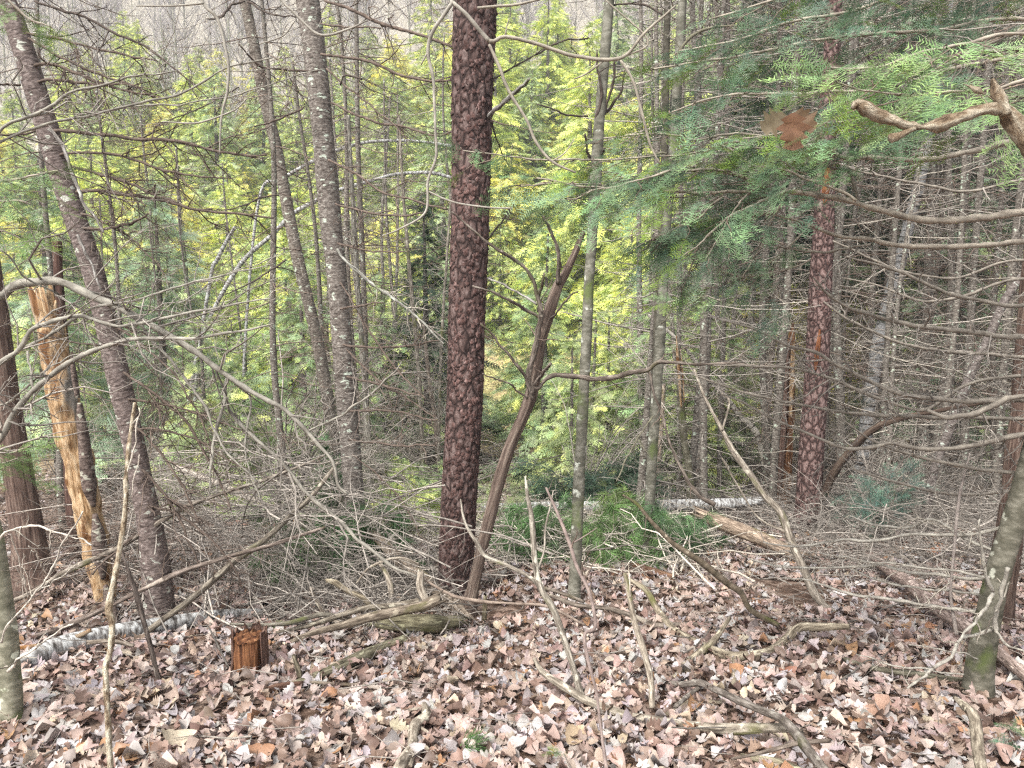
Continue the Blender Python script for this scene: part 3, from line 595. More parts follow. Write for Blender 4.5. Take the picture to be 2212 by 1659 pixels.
o, b, p, r = tree('snag', 'brown and tan broken trunk standing left of the right hand pine', '1692,1070,30 1697,980,28 1702,880,26 1705,800,24 1710,730,16 1713,705,5', rot_m, d_rot, cat='dead tree', d=11, sides=18, up=0, jag=2.5, tint=(1.0, 1.1, 1.15))
mb = MB(); q, w = tr('1683,1060,8 1690,960,14 1694,880,14 1697,800,12 1704,740,6', 10.9); mb.addt(tube(q, w, 10, .03, d_cedar)); mb.build('bark_strip', cedar_m, o, b)
mb = MB(); q, w = tr('1708,900,7 1711,820,10 1714,740,6', 10.85); mb.addt(tube(q, w, 8, .03, d_rot)); mb.build('bare_wood', blond_m, o, b)
o, b, p, r = tree('snag', 'thin pale splintered stake with a pointed top', '1498,1095,18 1488,1020,17 1478,950,16 1472,880,16 1468,820,14 1465,770,8 1462,735,3', smooth_m, d_dead, cat='dead tree', d=9.5, sides=12, up=0, tint=(1.0, .95, .85))
mb = MB(); q, w = tr('1472,880,4 1466,800,7 1463,760,5 1461,725,2', 9.4); mb.addt(tube(q, w, 8, .03, d_dead)); q, w = tr('1478,870,3 1474,800,4 1470,755,2', 9.42); mb.addt(tube(q, w, 6, .03)); mb.build('splinter', blond_m, o, b)
tree('snag', 'smooth tan dead pole behind the grey trunks', '1418,1065,9 1424,980,10 1430,900,10 1434,830,9', dead_m, d_dead, cat='dead tree', d=11.5, sides=10, up=0, tint=(1.3, 1.1, .95))
tree('pale_dead_pole', 'pale tan dead trunk left of the broken brown snag', '1650,1080,16 1655,960,16 1660,860,15 1665,780,14 1672,700,12 1680,600,9', dead_m, d_dead, cat='dead tree', d=12.5, sides=12, tint=(1.0, .92, .85))
tree('leaning_pole', 'long pale dead pole lying diagonally against the dark thicket', '1668,985,14 1640,950,14 1600,900,13 1560,850,12 1520,805,10 1470,740,8 1400,680,6', birch_m, d_dead, cat='dead tree', d=11.5, sides=10, up=0, tint=(.8, .75, .68))
# ---- middle distance pale poles
for tr_, lab, dd, ti in [('921,1086,10 911,944,9 904,802,9 893,677,9 882,553,8 870,400,7 862,250,6', 'thin pale trunk in the gap left of the dark pine, widest spaced of three', 11, (1.0, .95, .85)), ('946,1000,8 950,850,7 956,700,7 965,560,6 975,420,5', 'hair thin pale trunk almost touching the left side of the dark pine', 12, (1, .95, .85)),
    ('804,1060,15 793,909,14 786,802,13 776,660,12 768,553,11 760,400,9 752,250,8', 'pale knobbly dead trunk just right of the thick grey spruce', 10, (.95, .95, .88)), ('950,1060,11 943,926,11 933,860,10 925,800,9 915,700,7', 'short brownish dead pole behind the pale thin trunks', 13, (.75, .65, .58)), ('714,900,22 706,820,21 700,740,19 695,660,17', 'short broken pale orange trunk behind the two grey spruces', 12.5, (1.15, 1.0, .82))]:
    o, b, p, r = tree('pale_dead_tree', lab, tr_, dead_m, d_dead, cat='dead tree', d=dd, sides=10, tint=ti, up=0)
    ps, rs = smoothpath(p, r, 20); twiggy(o, b, [ps], [rs * 1.], TW['grey'], seed=int(dd * 7), dens=9, L=(.4, 1.4), lev=2, droop=-.15, maxr=.007)
# ---- left side
o, b, p, r = tree('cedar_tree', 'reddish brown stringy barked cedar trunk at the left edge', '85,1305,92 70,1220,72 58,1130,62 45,1050,56 30,960,52 18,880,50 5,790,48', cedar_m, d_cedar, d=5.9, sides=36, seg=.03, up=3.0, flare=1.5, tint=(.85, .93, .95))
CEDAR = (o, b)
o, b, p, r = tree('snag', 'broken blond dead trunk with peeling bark near the left edge', '238,1345,34 222,1260,44 207,1180,50 190,1100,54 170,1010,58 150,930,58 133,850,56 120,780,54 108,715,50 98,668,44', blond_m, lambda tc, r: fbm(tc * [30, 30, 5], 3) * .014 + fbm(tc * [8, 8, 9], 2) * r * .14, cat='dead tree', d=5.6, sides=34, seg=.015, up=0, jag=1.6, tint=(.85, .84, .82))
for s, dd in (('172,870,12 178,930,26 185,990,32 193,1050,34 203,1095,8', 5.53), ('205,1110,10 212,1150,28 218,1200,34 224,1250,10', 5.53), ('228,1265,10 236,1300,26 245,1350,22', 5.5), ('155,760,8 160,810,14 168,860,12', 5.52)):
    mb = MB(); q, w = tr(s, dd); mb.addt(tube(q, w, 12, .02, d_cedar)); qq = mb.build('bark_slab', spruce_m, o, b); qq.color = (.95, .85, .8, 1)
mb = MB()
for s in ('100,672,14 97,655,10 95,640,3', '118,676,12 120,660,9 121,648,3', '86,680,9 82,668,7 78,655,2'): q, w = tr(s, 5.6); mb.addt(tube(q, w, 7, .02, d_dead))
mb.build('splinters', blond_m, o, b)
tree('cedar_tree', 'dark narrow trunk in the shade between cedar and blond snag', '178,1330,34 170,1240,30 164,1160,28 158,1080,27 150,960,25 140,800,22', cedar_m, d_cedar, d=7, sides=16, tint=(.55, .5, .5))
o, b, p, r = tree('young_maple', 'smooth pale green grey maple trunk cut by the left edge', '22,1558,46 24,1500,42 20,1440,42 16,1380,42 8,1310,38 2,1240,32 -8,1160,28 -30,1060,26', smooth_m, d_smooth, sides=28, seg=.02, tint=(1.35, 1.35, 1.25))
branches(o, b, ['18,1450,8 40,1425,5 70,1404,4 120,1370,4 160,1345,3', '2,1390,5 20,1350,4 60,1300,4 110,1230,4 140,1170,4 180,1100,3', '60,1290,3 30,1180,3 20,1155,2', '-10,1170,6 20,1145,5 60,1135,5 110,1145,4 160,1160,3 200,1180,3','75,1275,3 110,1260,3 160,1220,2','100,1240,3 78,1200,3 60,1180,2 '], BR, 3.3, 3.1, seed=20, tw=TW['pale'], dens=10, L=(.06, .25), tint=(.62, .58, .52))
o, b, p, r = tree('pale_sapling', 'whitish crooked bare stem rising from the bottom edge left of the stump', '235,1670,13 231,1514,12 228,1442,12 238,1407,11 242,1346,13 235,1311,15 249,1240,12 267,1133,10 272,1069,10 272,1030,9 281,944,9 292,869,7', lichen_m, lambda tc, r: fbm(tc * [50, 50, 25], 2) * .0016, d=2.25, dtop=2.5, sides=12, seg=.008, up=0, tint=(1.15, 1.1, .98), flare=1.0)
branches(o, b, ['274,1030,4 288,960,3 300,900,3', '285,920,3 300,900,2 296,880,2', '270,1100,3 292,1040,2 302,980,2'], BR, 2.45, 2.45, seed=21, tint=(.6, .55, .48))
tree('dark_sapling', 'dark thin leaning stem standing between the birch log and pale sapling', '345,1452,13 325,1395,11 306,1325,10 295,1285,10 284,1254,9 268,1205,7 249,1151,5', dead_m, d_dead, d=3.9, dtop=4.0, sides=8, up=0, tint=(.5, .43, .4))
# ---- right edge
o, b, p, r = tree('young_birch', 'leaning grey speckled trunk with many low dead branches at right edge', '2110,1500,58 2116,1440,56 2126,1380,52 2138,1320,50 2150,1265,48 2163,1215,48 2180,1160,46 2200,1090,44 2225,1000,42 2260,860,38', smooth_m, d_spruce, sides=28, seg=.02, tint=(.8, .78, .75))
RT = (o, b)
branches(o, b, [('2191,1129,9 2120,1151,8 2049,1156,7 1960,1154,7 1889,1170,7 1818,1165,6 1729,1181,5 1647,1172,3', 3.8, 4.4), ('2155,1190,7 2084,1161,7 2013,1122,6 1970,1135,6 1906,1137,6 1835,1112,4', 3.8, 4.4), ('2148,1250,8 2049,1243,7 1960,1236,7 1899,1218,6 1835,1225,6 1693,1224,5 1622,1211,3', 3.8, 4.6),
    ('2141,1247,6 1978,1222,5 1871,1211,4 1771,1193,3', 3.7, 4.4), ('2127,1286,6 1942,1263,5 1835,1229,3', 3.8, 4.4), ('2120,1325,8 2031,1313,8 1924,1297,7 1835,1282,6 1757,1257,4 1690,1250,3', 3.8, 4.4), ('2148,1364,10 2152,1330,9 2155,1311,9 2165,1270,9 2180,1229,8', 3.6, 3.5),
    ('2148,1364,9 2084,1378,7 2060,1400,8 2042,1425,8 1990,1465,6 1960,1481,5', 3.6, 3.2), ('2145,1282,8 2130,1310,8 2100,1350,7 2066,1389,5', 3.6, 3.4), ('2145,1282,8 2127,1222,7 2116,1154,5 2112,1120,3', 3.65, 3.6), ('2148,1364,7 2175,1390,5 2212,1405,4', 3.6, 3.4),
    ('2127,1428,3 2080,1412,3 2020,1400,3 1960,1392,2', 3.7, 3.7), ('2100,1462,4 2030,1450,4 1940,1440,4 1850,1412,2', 3.75, 4.0)], BR, 3.8, 4.4, seed=22, tw=TW['pale'] * .9, dens=9, L=(.08, .35), lev=3, tint=(.38, .36, .32))
tree('hemlock_tree', 'dark rough barked trunk behind the leaning speckled tree', '2160,1300,56 2168,1240,54 2178,1160,50 2186,1080,46 2194,1000,44 2202,920,42 2212,800,40', cedar_m, d_dead, cat='tree', d=5.1, sides=24, up=2.5, tint=(.75, .8, .8))
tree('spruce_tree', 'thin grey leaning trunk crossing behind the branches at far right', '1990,1090,18 2020,1010,18 2050,930,18 2080,850,18 2105,790,18 2140,720,18 2170,650,17 2212,590,16', spruce_m, d_spruce, d=8.5, sides=14)

# ================================================================== LOGS, STUMP, FALLEN WOOD
def log(name, label, trace, m, disp=d_dead, cat='log', sides=18, tint=None, jag=.6, d0=None, d1=None, lift=.3, seg=.02, squash=None, group=None):
    p, r = tr(trace, d0, d1, lift); mid = p[len(p) // 2].copy(); mb = MB(); t = tube(p, r, sides, seg, disp, jag=jag)
    if squash:
        V = t[0]; g = H(V[:, 0], V[:, 1]); V[:, 2] = g + (V[:, 2] - g) * squash
    mb.addt(t); o = mb.build(name, m, None, mid); tag(o, label, cat, group)
    if tint: o.color = (*tint, 1)
    return o, mid, p, r
log('birch_log', 'white and black fallen birch log lying at the left in front of the snag', '62,1428,40 110,1405,48 180,1385,46 260,1368,42 330,1355,38 400,1342,32 470,1330,26 560,1325,20', old_birch_m, d_spruce, sides=24, jag=2)
log('birch_log', 'long white birch log lying across the middle distance', '1040,1098,20 1120,1096,20 1200,1094,22 1290,1094,23 1380,1093,24 1470,1091,25 1560,1089,24 1640,1082,18', old_birch_m, d_smooth, d0=9.3, d1=8.9, tint=(1.0, 1.0, 1.0))
log('broken_log', 'tan broken log end sticking out behind the pile of grey twigs', '1520,1113,22 1545,1124,30 1590,1142,32 1640,1162,32 1690,1185,28', dead_m, d_cedar, d0=7.6, d1=7.1, jag=3, tint=(1.15, .95, .78))
log('rotten_log', 'short dark rotten log lying beside the grey trunks', '1366,1222,12 1385,1226,16 1405,1234,18 1448,1246,16', cedar_m, d_dead, jag=2, tint=(1.2, 1.1, .9))
log('weathered_log', 'long reddish grey splintered log slanting down to the right edge', '1871,1197,10 1895,1212,22 1924,1232,28 1978,1272,30 2031,1318,30 2084,1353,30 2155,1410,30 2225,1467,30', dead_m, d_cedar, jag=3, tint=(1.35, 1.12, 1.06), lift=2.0)
log('weathered_log', 'slim splintered log left of the long reddish one', '1871,1343,10 1900,1362,13 1930,1384,12 1962,1405,10', dead_m, d_cedar, jag=2, tint=(.75, .62, .58), lift=1)
log('mossy_log', 'flat dark log with moss half buried near the leaning speckled tree', '1828,1425,10 1889,1445,13 1978,1456,14 2066,1468,12', dead_m, d_dead, jag=2, tint=(.6, .6, .48), lift=1.4)
log('mossy_log', 'short thick mossy broken log at the foot of the crooked tree', '790,1346,22 830,1346,34 880,1347,40 930,1348,42 975,1346,32', dead_m, d_cedar, jag=1.6, tint=(.68, .66, .46), lift=.8)
log('leaning_log', 'split weathered log leaning against the base of the dark pine', '790,1140,10 815,1162,20 836,1183,24 872,1218,28 925,1257,30 971,1297,28 1000,1330,26', dead_m, d_cedar, d0=6.3, d1=5.45, jag=3, tint=(.9, .78, .66))
log('mossy_slab', 'flat grooved slab of old greenish wood lying in the leaves', '623,1478,14 687,1455,22 736,1434,28 800,1405,28 872,1378,20', dead_m, d_cedar, jag=2, tint=(.72, .7, .52), squash=.75, lift=.7)
log('rotten_log', 'crumbling dark strip of rotten wood low in the leaves at the bottom left of centre', '560,1500,14 600,1485,16 650,1478,12', cedar_m, d_rot, jag=1, tint=(1, .9, .8), lift=.5)
log('distant_log', 'sawn reddish log lying behind the tangle of dead boughs', '485,1134,20 540,1133,22 600,1134,22 700,1134,22', cedar_m, d_smooth, d0=9.3, d1=9.1, tint=(1.8, 1.6, 1.5))
log('distant_log', 'bleached fallen trunk slanting down behind the two grey spruces', '500,980,16 560,1010,18 620,1045,18 690,1080,16', birch_m, d_smooth, d0=11, d1=10.2, tint=(.95, .92, .86))
for i, (s, dd, lab) in enumerate([('1040,1160,10 1150,1164,12 1300,1160,12 1420,1166,9', 8.6, 'thin bleached pole in the green boughs, upper of three'), ('1050,1195,8 1180,1200,10 1320,1188,9 1440,1192,7', 8.0, 'thin bleached pole in the green boughs, lowest of three'), ('1060,1215,10 1160,1185,12 1260,1150,10 1400,1110,6', 8.3, 'grey lichened pole rising to the right through the green boughs'),
    ('800,1130,8 900,1140,10 1000,1150,8', 8.6, 'bleached pole behind the dark pine foot'), ('560,1090,9 700,1110,10 820,1140,8', 8.4, 'bleached pole under the grey spruces')]):
    log('bleached_pole', lab, s, dead_m, d_dead, d0=dd, tint=(1.3, 1.2, 1.05), sides=10)
for s_, dd, lab in [('380,1010,12 460,1040,14 560,1085,14 640,1120,12', 9.0, 'bleached fallen trunk in the gully behind the leaning left trunk'), ('600,905,8 680,935,9 760,960,9', 12, 'bleached stick high in the gully behind the slender spruce'), ('480,1200,9 600,1170,10 700,1190,9', 7.2, 'bleached pole low in the gully above the stump')]:
    log('bleached_pole', lab, s_, dead_m, d_dead, d0=dd, tint=(1.9, 1.8, 1.65), sides=10)
# stump
def stump():
    g = G(542, 1452); base = g; r = PX(542, 1452, g[1]) * 33; h = PX(542, 1400, g[1]) * 88; g2 = np.random.default_rng(4)
    o = thing('stump', 'small cut stump of orange brown rotten wood in the leaves', 'stump', base)
    p = np.array([base + [0, 0, z] for z in (-.06, 0, h * .3, h * .7, h * .97)]); rr = np.array([1.25, 1.06, .96, .93, .92]) * r
    mb = MB(); V, F, tc = tube(p, rr, 40, .012, d_rot, cap=True, jag=0.); k = V[:, 2] > base[2] + h * .9; V[k, 2] += (vnoise(V[k] * 45) * .03 - .01); ck = V[:, 2] < base[2] + h * .9; V[ck, :2] += (V[ck, :2] - base[:2]) * (vnoise(V[ck] * [30, 30, 9])[:, None] * .12); mb.addt((V, F, tc)); mb.build('core', rot_m, o, base)
    for a0, a1 in ((2.5, 3.7), (5.75, 6.9), (.9, 2.2)):
        m = 14; a = np.linspace(a0, a1, m); zz = np.linspace(-.03, h * 1.04, 14); A, Z = np.meshgrid(a, zz, indexing='ij'); ro = r * (1.13 + .2 * np.exp(-Z / .05)) * (1 + .05 * vnoise(np.stack([A.ravel() * 5, Z.ravel() * 20, A.ravel()], 1)).reshape(A.shape))
        Z = Z + (vnoise(np.stack([A.ravel() * 7, 0 * A.ravel(), A.ravel()], 1)).reshape(A.shape) * .05) * (Z > h * .8)
        vo = np.stack([base[0] + np.cos(A) * ro, base[1] + np.sin(A) * ro, base[2] + Z], -1).reshape(-1, 3); vi = np.stack([base[0] + np.cos(A) * (ro - .012), base[1] + np.sin(A) * (ro - .012), base[2] + Z], -1).reshape(-1, 3)
        i = (np.arange(13)[:, None] * 14 + np.arange(13)[None]); f = np.stack([i, i + 1, i + 15, i + 14], -1).reshape(-1, 4); n = len(vo); e = np.arange(13)
        rim = np.concatenate([np.stack([e * 14 + 13, (e + 1) * 14 + 13, (e + 1) * 14 + 13 + n, e * 14 + 13 + n], 1), np.stack([e, e + 1, e + 1 + n, e + n], 1), np.stack([182 + e, 183 + e, 183 + e + n, 182 + e + n], 1)])
        tc = np.stack([np.cos(A) * r, np.sin(A) * r, Z], -1).reshape(-1, 3); mb = MB(); mb.add(np.concatenate([vo, vi]), np.concatenate([f, f[:, ::-1] + n, rim]), None, np.concatenate([tc, tc])); q = mb.build('bark', cedar_m, o, base); q.color = (.8, .75, .72, 1)
stump()
# loose branches lying on or standing in the litter: name, label, trace, depths, material, tint, own side twigs
def stick(name, label, s, d0=None, d1=None, m=dead_m, tint=(1, 1, 1), tw=None, subs=(), disp=d_dead, cat='branch', lift=.8, sides=10, dens=3, L=(.05, .25), jag=.8, group=None):
    p, r = tr(s, d0, d1, lift); r = r * 1.15; org = p[0].copy(); o = thing(name, label, cat, org, group); mb = MB(); mb.addt(tube(p, r, sides, max(.012, .01), disp, jag=jag)); q = mb.build('stem', m, o, org); q.color = (*tint, 1)
    r = r * 1.0; P_, R_ = [smoothpath(p, r, 16)[0]], [smoothpath(p, r, 16)[1]]
    for s2 in subs:
        p2, r2 = tr(s2, *((d0, d1) if d0 is not None else (None, None)), lift) if not isinstance(s2, tuple) else tr(s2[0], s2[1], s2[2]); mb = MB(); mb.addt(tube(p2, r2, 8, .015, disp, jag=jag)); q = mb.build('side_branch', m, o, org); q.color = (*tint, 1)
        a, b_ = smoothpath(p2, r2, 12); P_.append(a); R_.append(b_)
    if tw is not None: twiggy(o, org, P_, R_, tw, seed=len(label), dens=dens, L=L, lev=2, maxr=.004)
    return o
stick('dead_branch', 'forked pale grey dead branch curving over the leaves right of centre', '1835,1353,9 1771,1355,14 1729,1355,16 1700,1380,17 1668,1402,16 1622,1414,15 1576,1417,15 1512,1389,13 1459,1361,13 1423,1321,12 1395,1275,12 1363,1254,8', 4.35, 5.2, tint=(1.15, 1.05, .85), tw=TW['grey'],
      subs=[('1583,1421,11 1585,1478,11 1558,1517,10 1505,1510,10 1459,1535,9 1409,1556,7', 4.3, 3.5), ('1452,1467,12 1494,1425,14 1537,1389,14 1576,1336,8', 4.1, 4.6)])
stick('dead_branch', 'longest pale dead branch lying across the leaves at lower right', '1153,1421,6 1174,1453,11 1231,1492,14 1281,1521,16 1352,1546,17 1441,1560,17 1548,1574,18 1622,1574,17 1690,1572,16 1730,1580,10', 3.75, 3.05, tint=(1.1, 1.03, .9), tw=TW['grey'])
stick('dead_branch', 'dark grey branch running down to the bottom edge at lower right', '1434,1471,8 1470,1478,10 1512,1475,13 1548,1492,14 1622,1525,14 1682,1549,15 1714,1578,17 1743,1617,18 1785,1668,20', 3.9, 2.5, tint=(.75, .7, .66), tw=TW['brown'], subs=[('1520,1478,10 1490,1500,10 1460,1525,9', 3.7, 3.4)])
stick('dead_branch', 'thin dead sapling leaning left with a grey weathered stem in the centre', '1256,1502,16 1252,1492,16 1235,1432,15 1213,1364,14 1192,1311,14 1167,1268,12 1156,1211,11 1149,1122,9 1139,1069,7 1135,1030,4', 3.75, 4.1, tint=(1.05, 1.0, .9), tw=TW['pale'],
      subs=[('1187,1307,9 1153,1254,10 1103,1225,10 1050,1201,9 1032,1176,8 1005,1130,5 995,1080,3', 3.9, 4.1), ('1160,1235,6 1175,1190,6 1178,1140,5 1190,1090,4 1195,1060,2', 3.95, 4.2)])
stick('dead_branch', 'brown fallen branch lying from the thin sapling towards the forked branch', '1185,1285,6 1245,1307,9 1309,1314,10 1370,1332,11 1409,1350,11 1459,1350,10 1530,1346,8', 4.9, 4.9, tint=(.7, .62, .55), tw=TW['brown'], subs=['1165,1268,6 1210,1280,7 1260,1300,7'])
stick('dead_branch', 'upright splintered pale stick right of centre', '1409,1530,12 1405,1460,12 1388,1400,12 1370,1343,11 1359,1282,10 1350,1240,6', 3.55, 3.8, tint=(1.25, 1.15, 1.0), subs=['1362,1290,5 1360,1250,4 1358,1220,2'])
stick('dark_sapling', 'thin dark crooked stem standing in the centre foreground', '1311,1670,7 1297,1567,7 1288,1496,7 1270,1425,7 1263,1371,6 1286,1353,7 1274,1282,6 1245,1222,6 1231,1176,6 1205,1110,5 1180,1055,4', 2.3, 2.9, m=BR, tint=(.24, .19, .175), tw=TW['brown'], dens=7, subs=[('1231,1176,4 1260,1160,3 1290,1140,2', 2.8, 2.8)], cat='sapling')
stick('dead_branch', 'dark smooth branch sloping down right behind the forked grey one', '1345,1069,5 1377,1090,7 1409,1129,8 1452,1172,9 1491,1197,11 1530,1225,12 1573,1261,12 1601,1282,12 1622,1318,11 1680,1350,9', 4.9, 4.6, m=smooth_m, tint=(.75, .62, .55), tw=TW['brown'], dens=5)
stick('dead_sapling', 'sinuous grey dead stem winding down in front of the right hand pine', '1807,1325,10 1775,1304,14 1754,1272,15 1736,1229,15 1707,1165,14 1686,1108,14 1650,1069,13 1622,1026,12 1587,980,10 1558,926,8 1523,859,6 1500,800,4', 5.2, 6.4, tint=(.95, .88, .78), tw=TW['grey'], dens=5, subs=[('1700,1150,6 1640,1120,5 1600,1060,4 1560,990,3', 5.6, 5.9), ('1560,930,5 1575,870,4 1560,850,3', 6.1, 6.2)], L=(.1, .4), cat='sapling')
stick('dead_branch', 'stubby pale broken branch stub at the bottom right edge', '2125,1680,22 2112,1620,20 2109,1585,20 2102,1545,20 2080,1522,14 2063,1508,6', 2.35, 2.9, tint=(1.15, 1.05, .88))
stick('dead_branch', 'pale crooked root like stick lying at the bottom centre', '857,1670,24 872,1638,24 889,1610,22 897,1567,22 921,1545,20 915,1521,10', tint=(1.25, 1.15, 1.0), subs=['940,1640,10 905,1600,10 885,1655,10', '918,1530,9 880,1535,8 850,1550,6', '905,1570,9 930,1590,8 945,1640,8'])
stick('dead_branch', 'thick grey limb curving from the mossy log towards the stump', '940,1296,24 915,1308,22 889,1314,18 818,1329,16 744,1350,14 665,1371,12 620,1392,10 587,1402,7', 4.75, 4.5, tint=(.8, .7, .58), jag=2)
stick('dead_branch', 'second grey limb above the curved limb by the mossy log', '905,1300,14 850,1308,12 790,1314,11 736,1329,10 658,1353,9 600,1366,6', 5.0, 4.7, tint=(.95, .88, .75))
stick('dead_branch', 'long thin limb reaching left over the stump', '760,1338,7 729,1332,8 687,1329,9 623,1346,8 560,1350,7 500,1348,5', 4.9, 4.5, tint=(.95, .92, .8), tw=TW['grey'])
stick('dead_branch', 'bleached upright stub rising from the mossy log', '922,1302,14 912,1280,15 907,1262,15 909,1240,13', 4.8, 4.85, tint=(1.35, 1.25, 1.1))
stick('dead_branch', 'curved dead limb with a broken knob above the mossy log', '800,1311,10 786,1293,11 744,1272,10 725,1258,11 708,1254,8', 5.0, 5.0, tint=(1, .9, .7))
stick('dead_branch', 'hooked thin limb left of the mossy log', '736,1350,9 701,1325,9 687,1304,9 676,1285,8 672,1272,6', 5.0, 5.0, tint=(1.1, 1.0, .88))
stick('dead_branch', 'pale vertical limb behind the mossy log', '846,1290,12 843,1261,11 833,1235,9 822,1218,8', 5.2, 5.3, tint=(1.3, 1.2, 1.05), subs=['770,1260,6 800,1225,6 860,1205,6 905,1220,6'])
stick('dead_branch', 'thin brown stick lying across the foot of the crooked tree', '907,1247,4 978,1286,6 1049,1300,6 1106,1304,6 1185,1311,6 1263,1350,4', 4.9, 4.7, m=BR, tint=(.3, .24, .2))
stick('dead_branch', 'little mossy stub standing right of the crooked tree', '1046,1338,10 1048,1310,9 1049,1290,7', 5.0, 5.0, tint=(.6, .55, .4))
stick('dead_branch', 'small dark stub standing right of the stump', '648,1465,9 642,1440,10 636,1420,8', 4.0, 4.0, tint=(.6, .55, .42))
stick('dead_branch', 'thin stick lying in the leaves below the mossy slab', '610,1470,4 690,1475,5 740,1478,5 840,1480,4', None, None, tint=(.7, .6, .52), subs=['660,1520,4 700,1480,4 790,1430,3'])
stick('dead_branch', 'long diagonal grey stem slanting up right through the left tangle', '71,1378,11 142,1353,10 228,1314,10 306,1275,10 391,1236,9 498,1201,9 590,1176,7 700,1140,5', 4.6, 4.9, tint=(.7, .6, .55), tw=TW['brown'], L=(.1, .5), dens=5)
stick('dead_branch', 'lower diagonal grey stem sloping from the cedar foot up to the right', '32,1297,9 71,1279,10 142,1236,10 249,1186,10 320,1144,9 391,1101,9 462,1072,8 590,1030,6 700,985,4', 5.0, 5.2, tint=(.85, .78, .7), tw=TW['brown'], L=(.1, .5), dens=5)
stick('dead_branch', 'stout grey stem rising right from the end of the birch log', '320,1364,12 409,1297,12 480,1236,12 516,1204,12 569,1168,11 633,1108,10 676,1069,8 729,1000,6', 4.7, 5.6, tint=(.8, .74, .64), tw=TW['brown'], L=(.1, .5), dens=5)
stick('dead_branch', 'short orange barked stick in front of the birch log', '40,1400,8 100,1392,9 160,1378,8 195,1362,6', 4.3, 4.4, m=blond_m, tint=(.8, .65, .5))
stick('dead_branch', 'grey stub sticking out of the birch log', '290,1395,6 240,1385,9 192,1388,10', 4.3, 4.25, tint=(.9, .8, .7))
stick('dead_branch', 'hanging thin stem dangling among the right hand boughs', '2066,1371,6 2054,1282,6 2063,1165,6 2073,1069,5 2095,980,4', 3.9, 3.9, m=BR, tint=(.33, .29, .27))
stick('dead_branch', 'pale flat stick at the bottom edge right of centre', '1600,1632,10 1640,1640,16 1690,1650,18 1730,1668,18', tint=(1, .95, .72))
stick('dead_branch', 'low branch at the bottom right crossing the leaves', '1580,1640,6 1650,1625,9 1730,1605,9 1790,1600,8', 2.75, 2.8, tint=(.6, .52, .46))
# ================================================================== NEAR FIR: boughs reaching in from the right
def fir_bough(o, base, s, d0, d1, g, foliage, mb, m_col, lat=(.25, .55), every=.07, start=.25, tm=None, spacing=.07, droop=.25, sc=1.0, tipv=(.12, (.2, .3, .06)), wood=True, plane_roll=0., tint=(.36, .32, .27)):
    p, r = tr(s, d0, d1); 
    if wood:
        w = MB(); w.addt(tube(p, np.maximum(r, .0015), 8, seg=.02, jit=.01, disp=d_branch)); q = w.build('branch', BR, o, base); q.color = (*tint, 1)
    ps, rs = smoothpath(p, r, 24); T = np.linalg.norm(np.diff(ps, axis=0), axis=1).sum()
    n = int(T / every); t = np.linspace(start, 1, n); i = t * 23; k = np.clip(i.astype(int), 0, 22); f = (i - k)[:, None]; b = ps[k] * (1 - f) + ps[k + 1] * f; d = nrm(ps[k + 1] - ps[k])
    sd = nrm(np.cross(d, [0, 0, 1.])) * np.where(np.arange(n) % 2 == 0, 1, -1)[:, None]
    a = np.radians(g.uniform(38, 65, n))[:, None]; ld = d * np.cos(a) + sd * np.sin(a); ld[:, 2] -= g.uniform(-.1, droop * 1.6, n); ld = nrm(ld)
    ll = g.uniform(*lat, n) * (1.1 - .75 * (t - start) / (1 - start))
    K = 5; u = np.linspace(0, 1, K); L = b[:, None] + ld[:, None] * (ll[:, None] * u)[..., None]; L[:, :, 2] -= droop * (ll[:, None] * u ** 2); L += g.normal(size=L.shape) * .006
    addtwigs(foliage[1], L, np.linspace(.0028, .001, K)[None] * np.ones((n, 1)), 3, TW['brown'], g)
    pts, dirs = [], []
    for q in range(n):
        m = max(1, int(ll[q] / spacing)); v = np.linspace(.25, 1, m) * (K - 1); kk = np.clip(v.astype(int), 0, K - 2); ff = (v - kk)[:, None]
        c = L[q][kk] * (1 - ff) + L[q][kk + 1] * ff; e = nrm(L[q][kk + 1] - L[q][kk]); s2 = nrm(np.cross(e, [0, 0, 1.])) * np.where(np.arange(m) % 2 == 0, 1, -1)[:, None]
        aa = np.radians(g.uniform(10, 50, m))[:, None]; dd = e * np.cos(aa) + s2 * np.sin(aa); dd[-1] = e[-1]; pts.append(c); dirs.append(dd)
    pts.append(ps[-1:]); dirs.append(d[-1:])
    sprays(mb, np.concatenate(pts), np.concatenate(dirs), tm or FIR, g.uniform(.75, 1.15, sum(map(len, pts))) * sc, g, np.asarray(m_col), tipvar=tipv)
    return ps, rs
gF = np.random.default_rng(21)
fb = P(2480, 1300, 4.0); fb[2] = h1(fb[0], fb[1])
fir = thing('fir_tree', 'green fir whose needled boughs sweep in from the upper right', 'tree', fb)
mb = MB(); p = np.array([fb + [0, 0, z] for z in (-.1, 1, 2.5, 4, 5.5)]); mb.addt(tube(p, np.array([.12, .1, .09, .075, .05]), 20, .05, d_spruce)); mb.build('trunk', spruce_m, fir, fb)
FT = [MB(), MB()]; NB = MB(); cold = (.14, .225, .14); mid_ = (.19, .3, .16); lite = (.26, .38, .16)
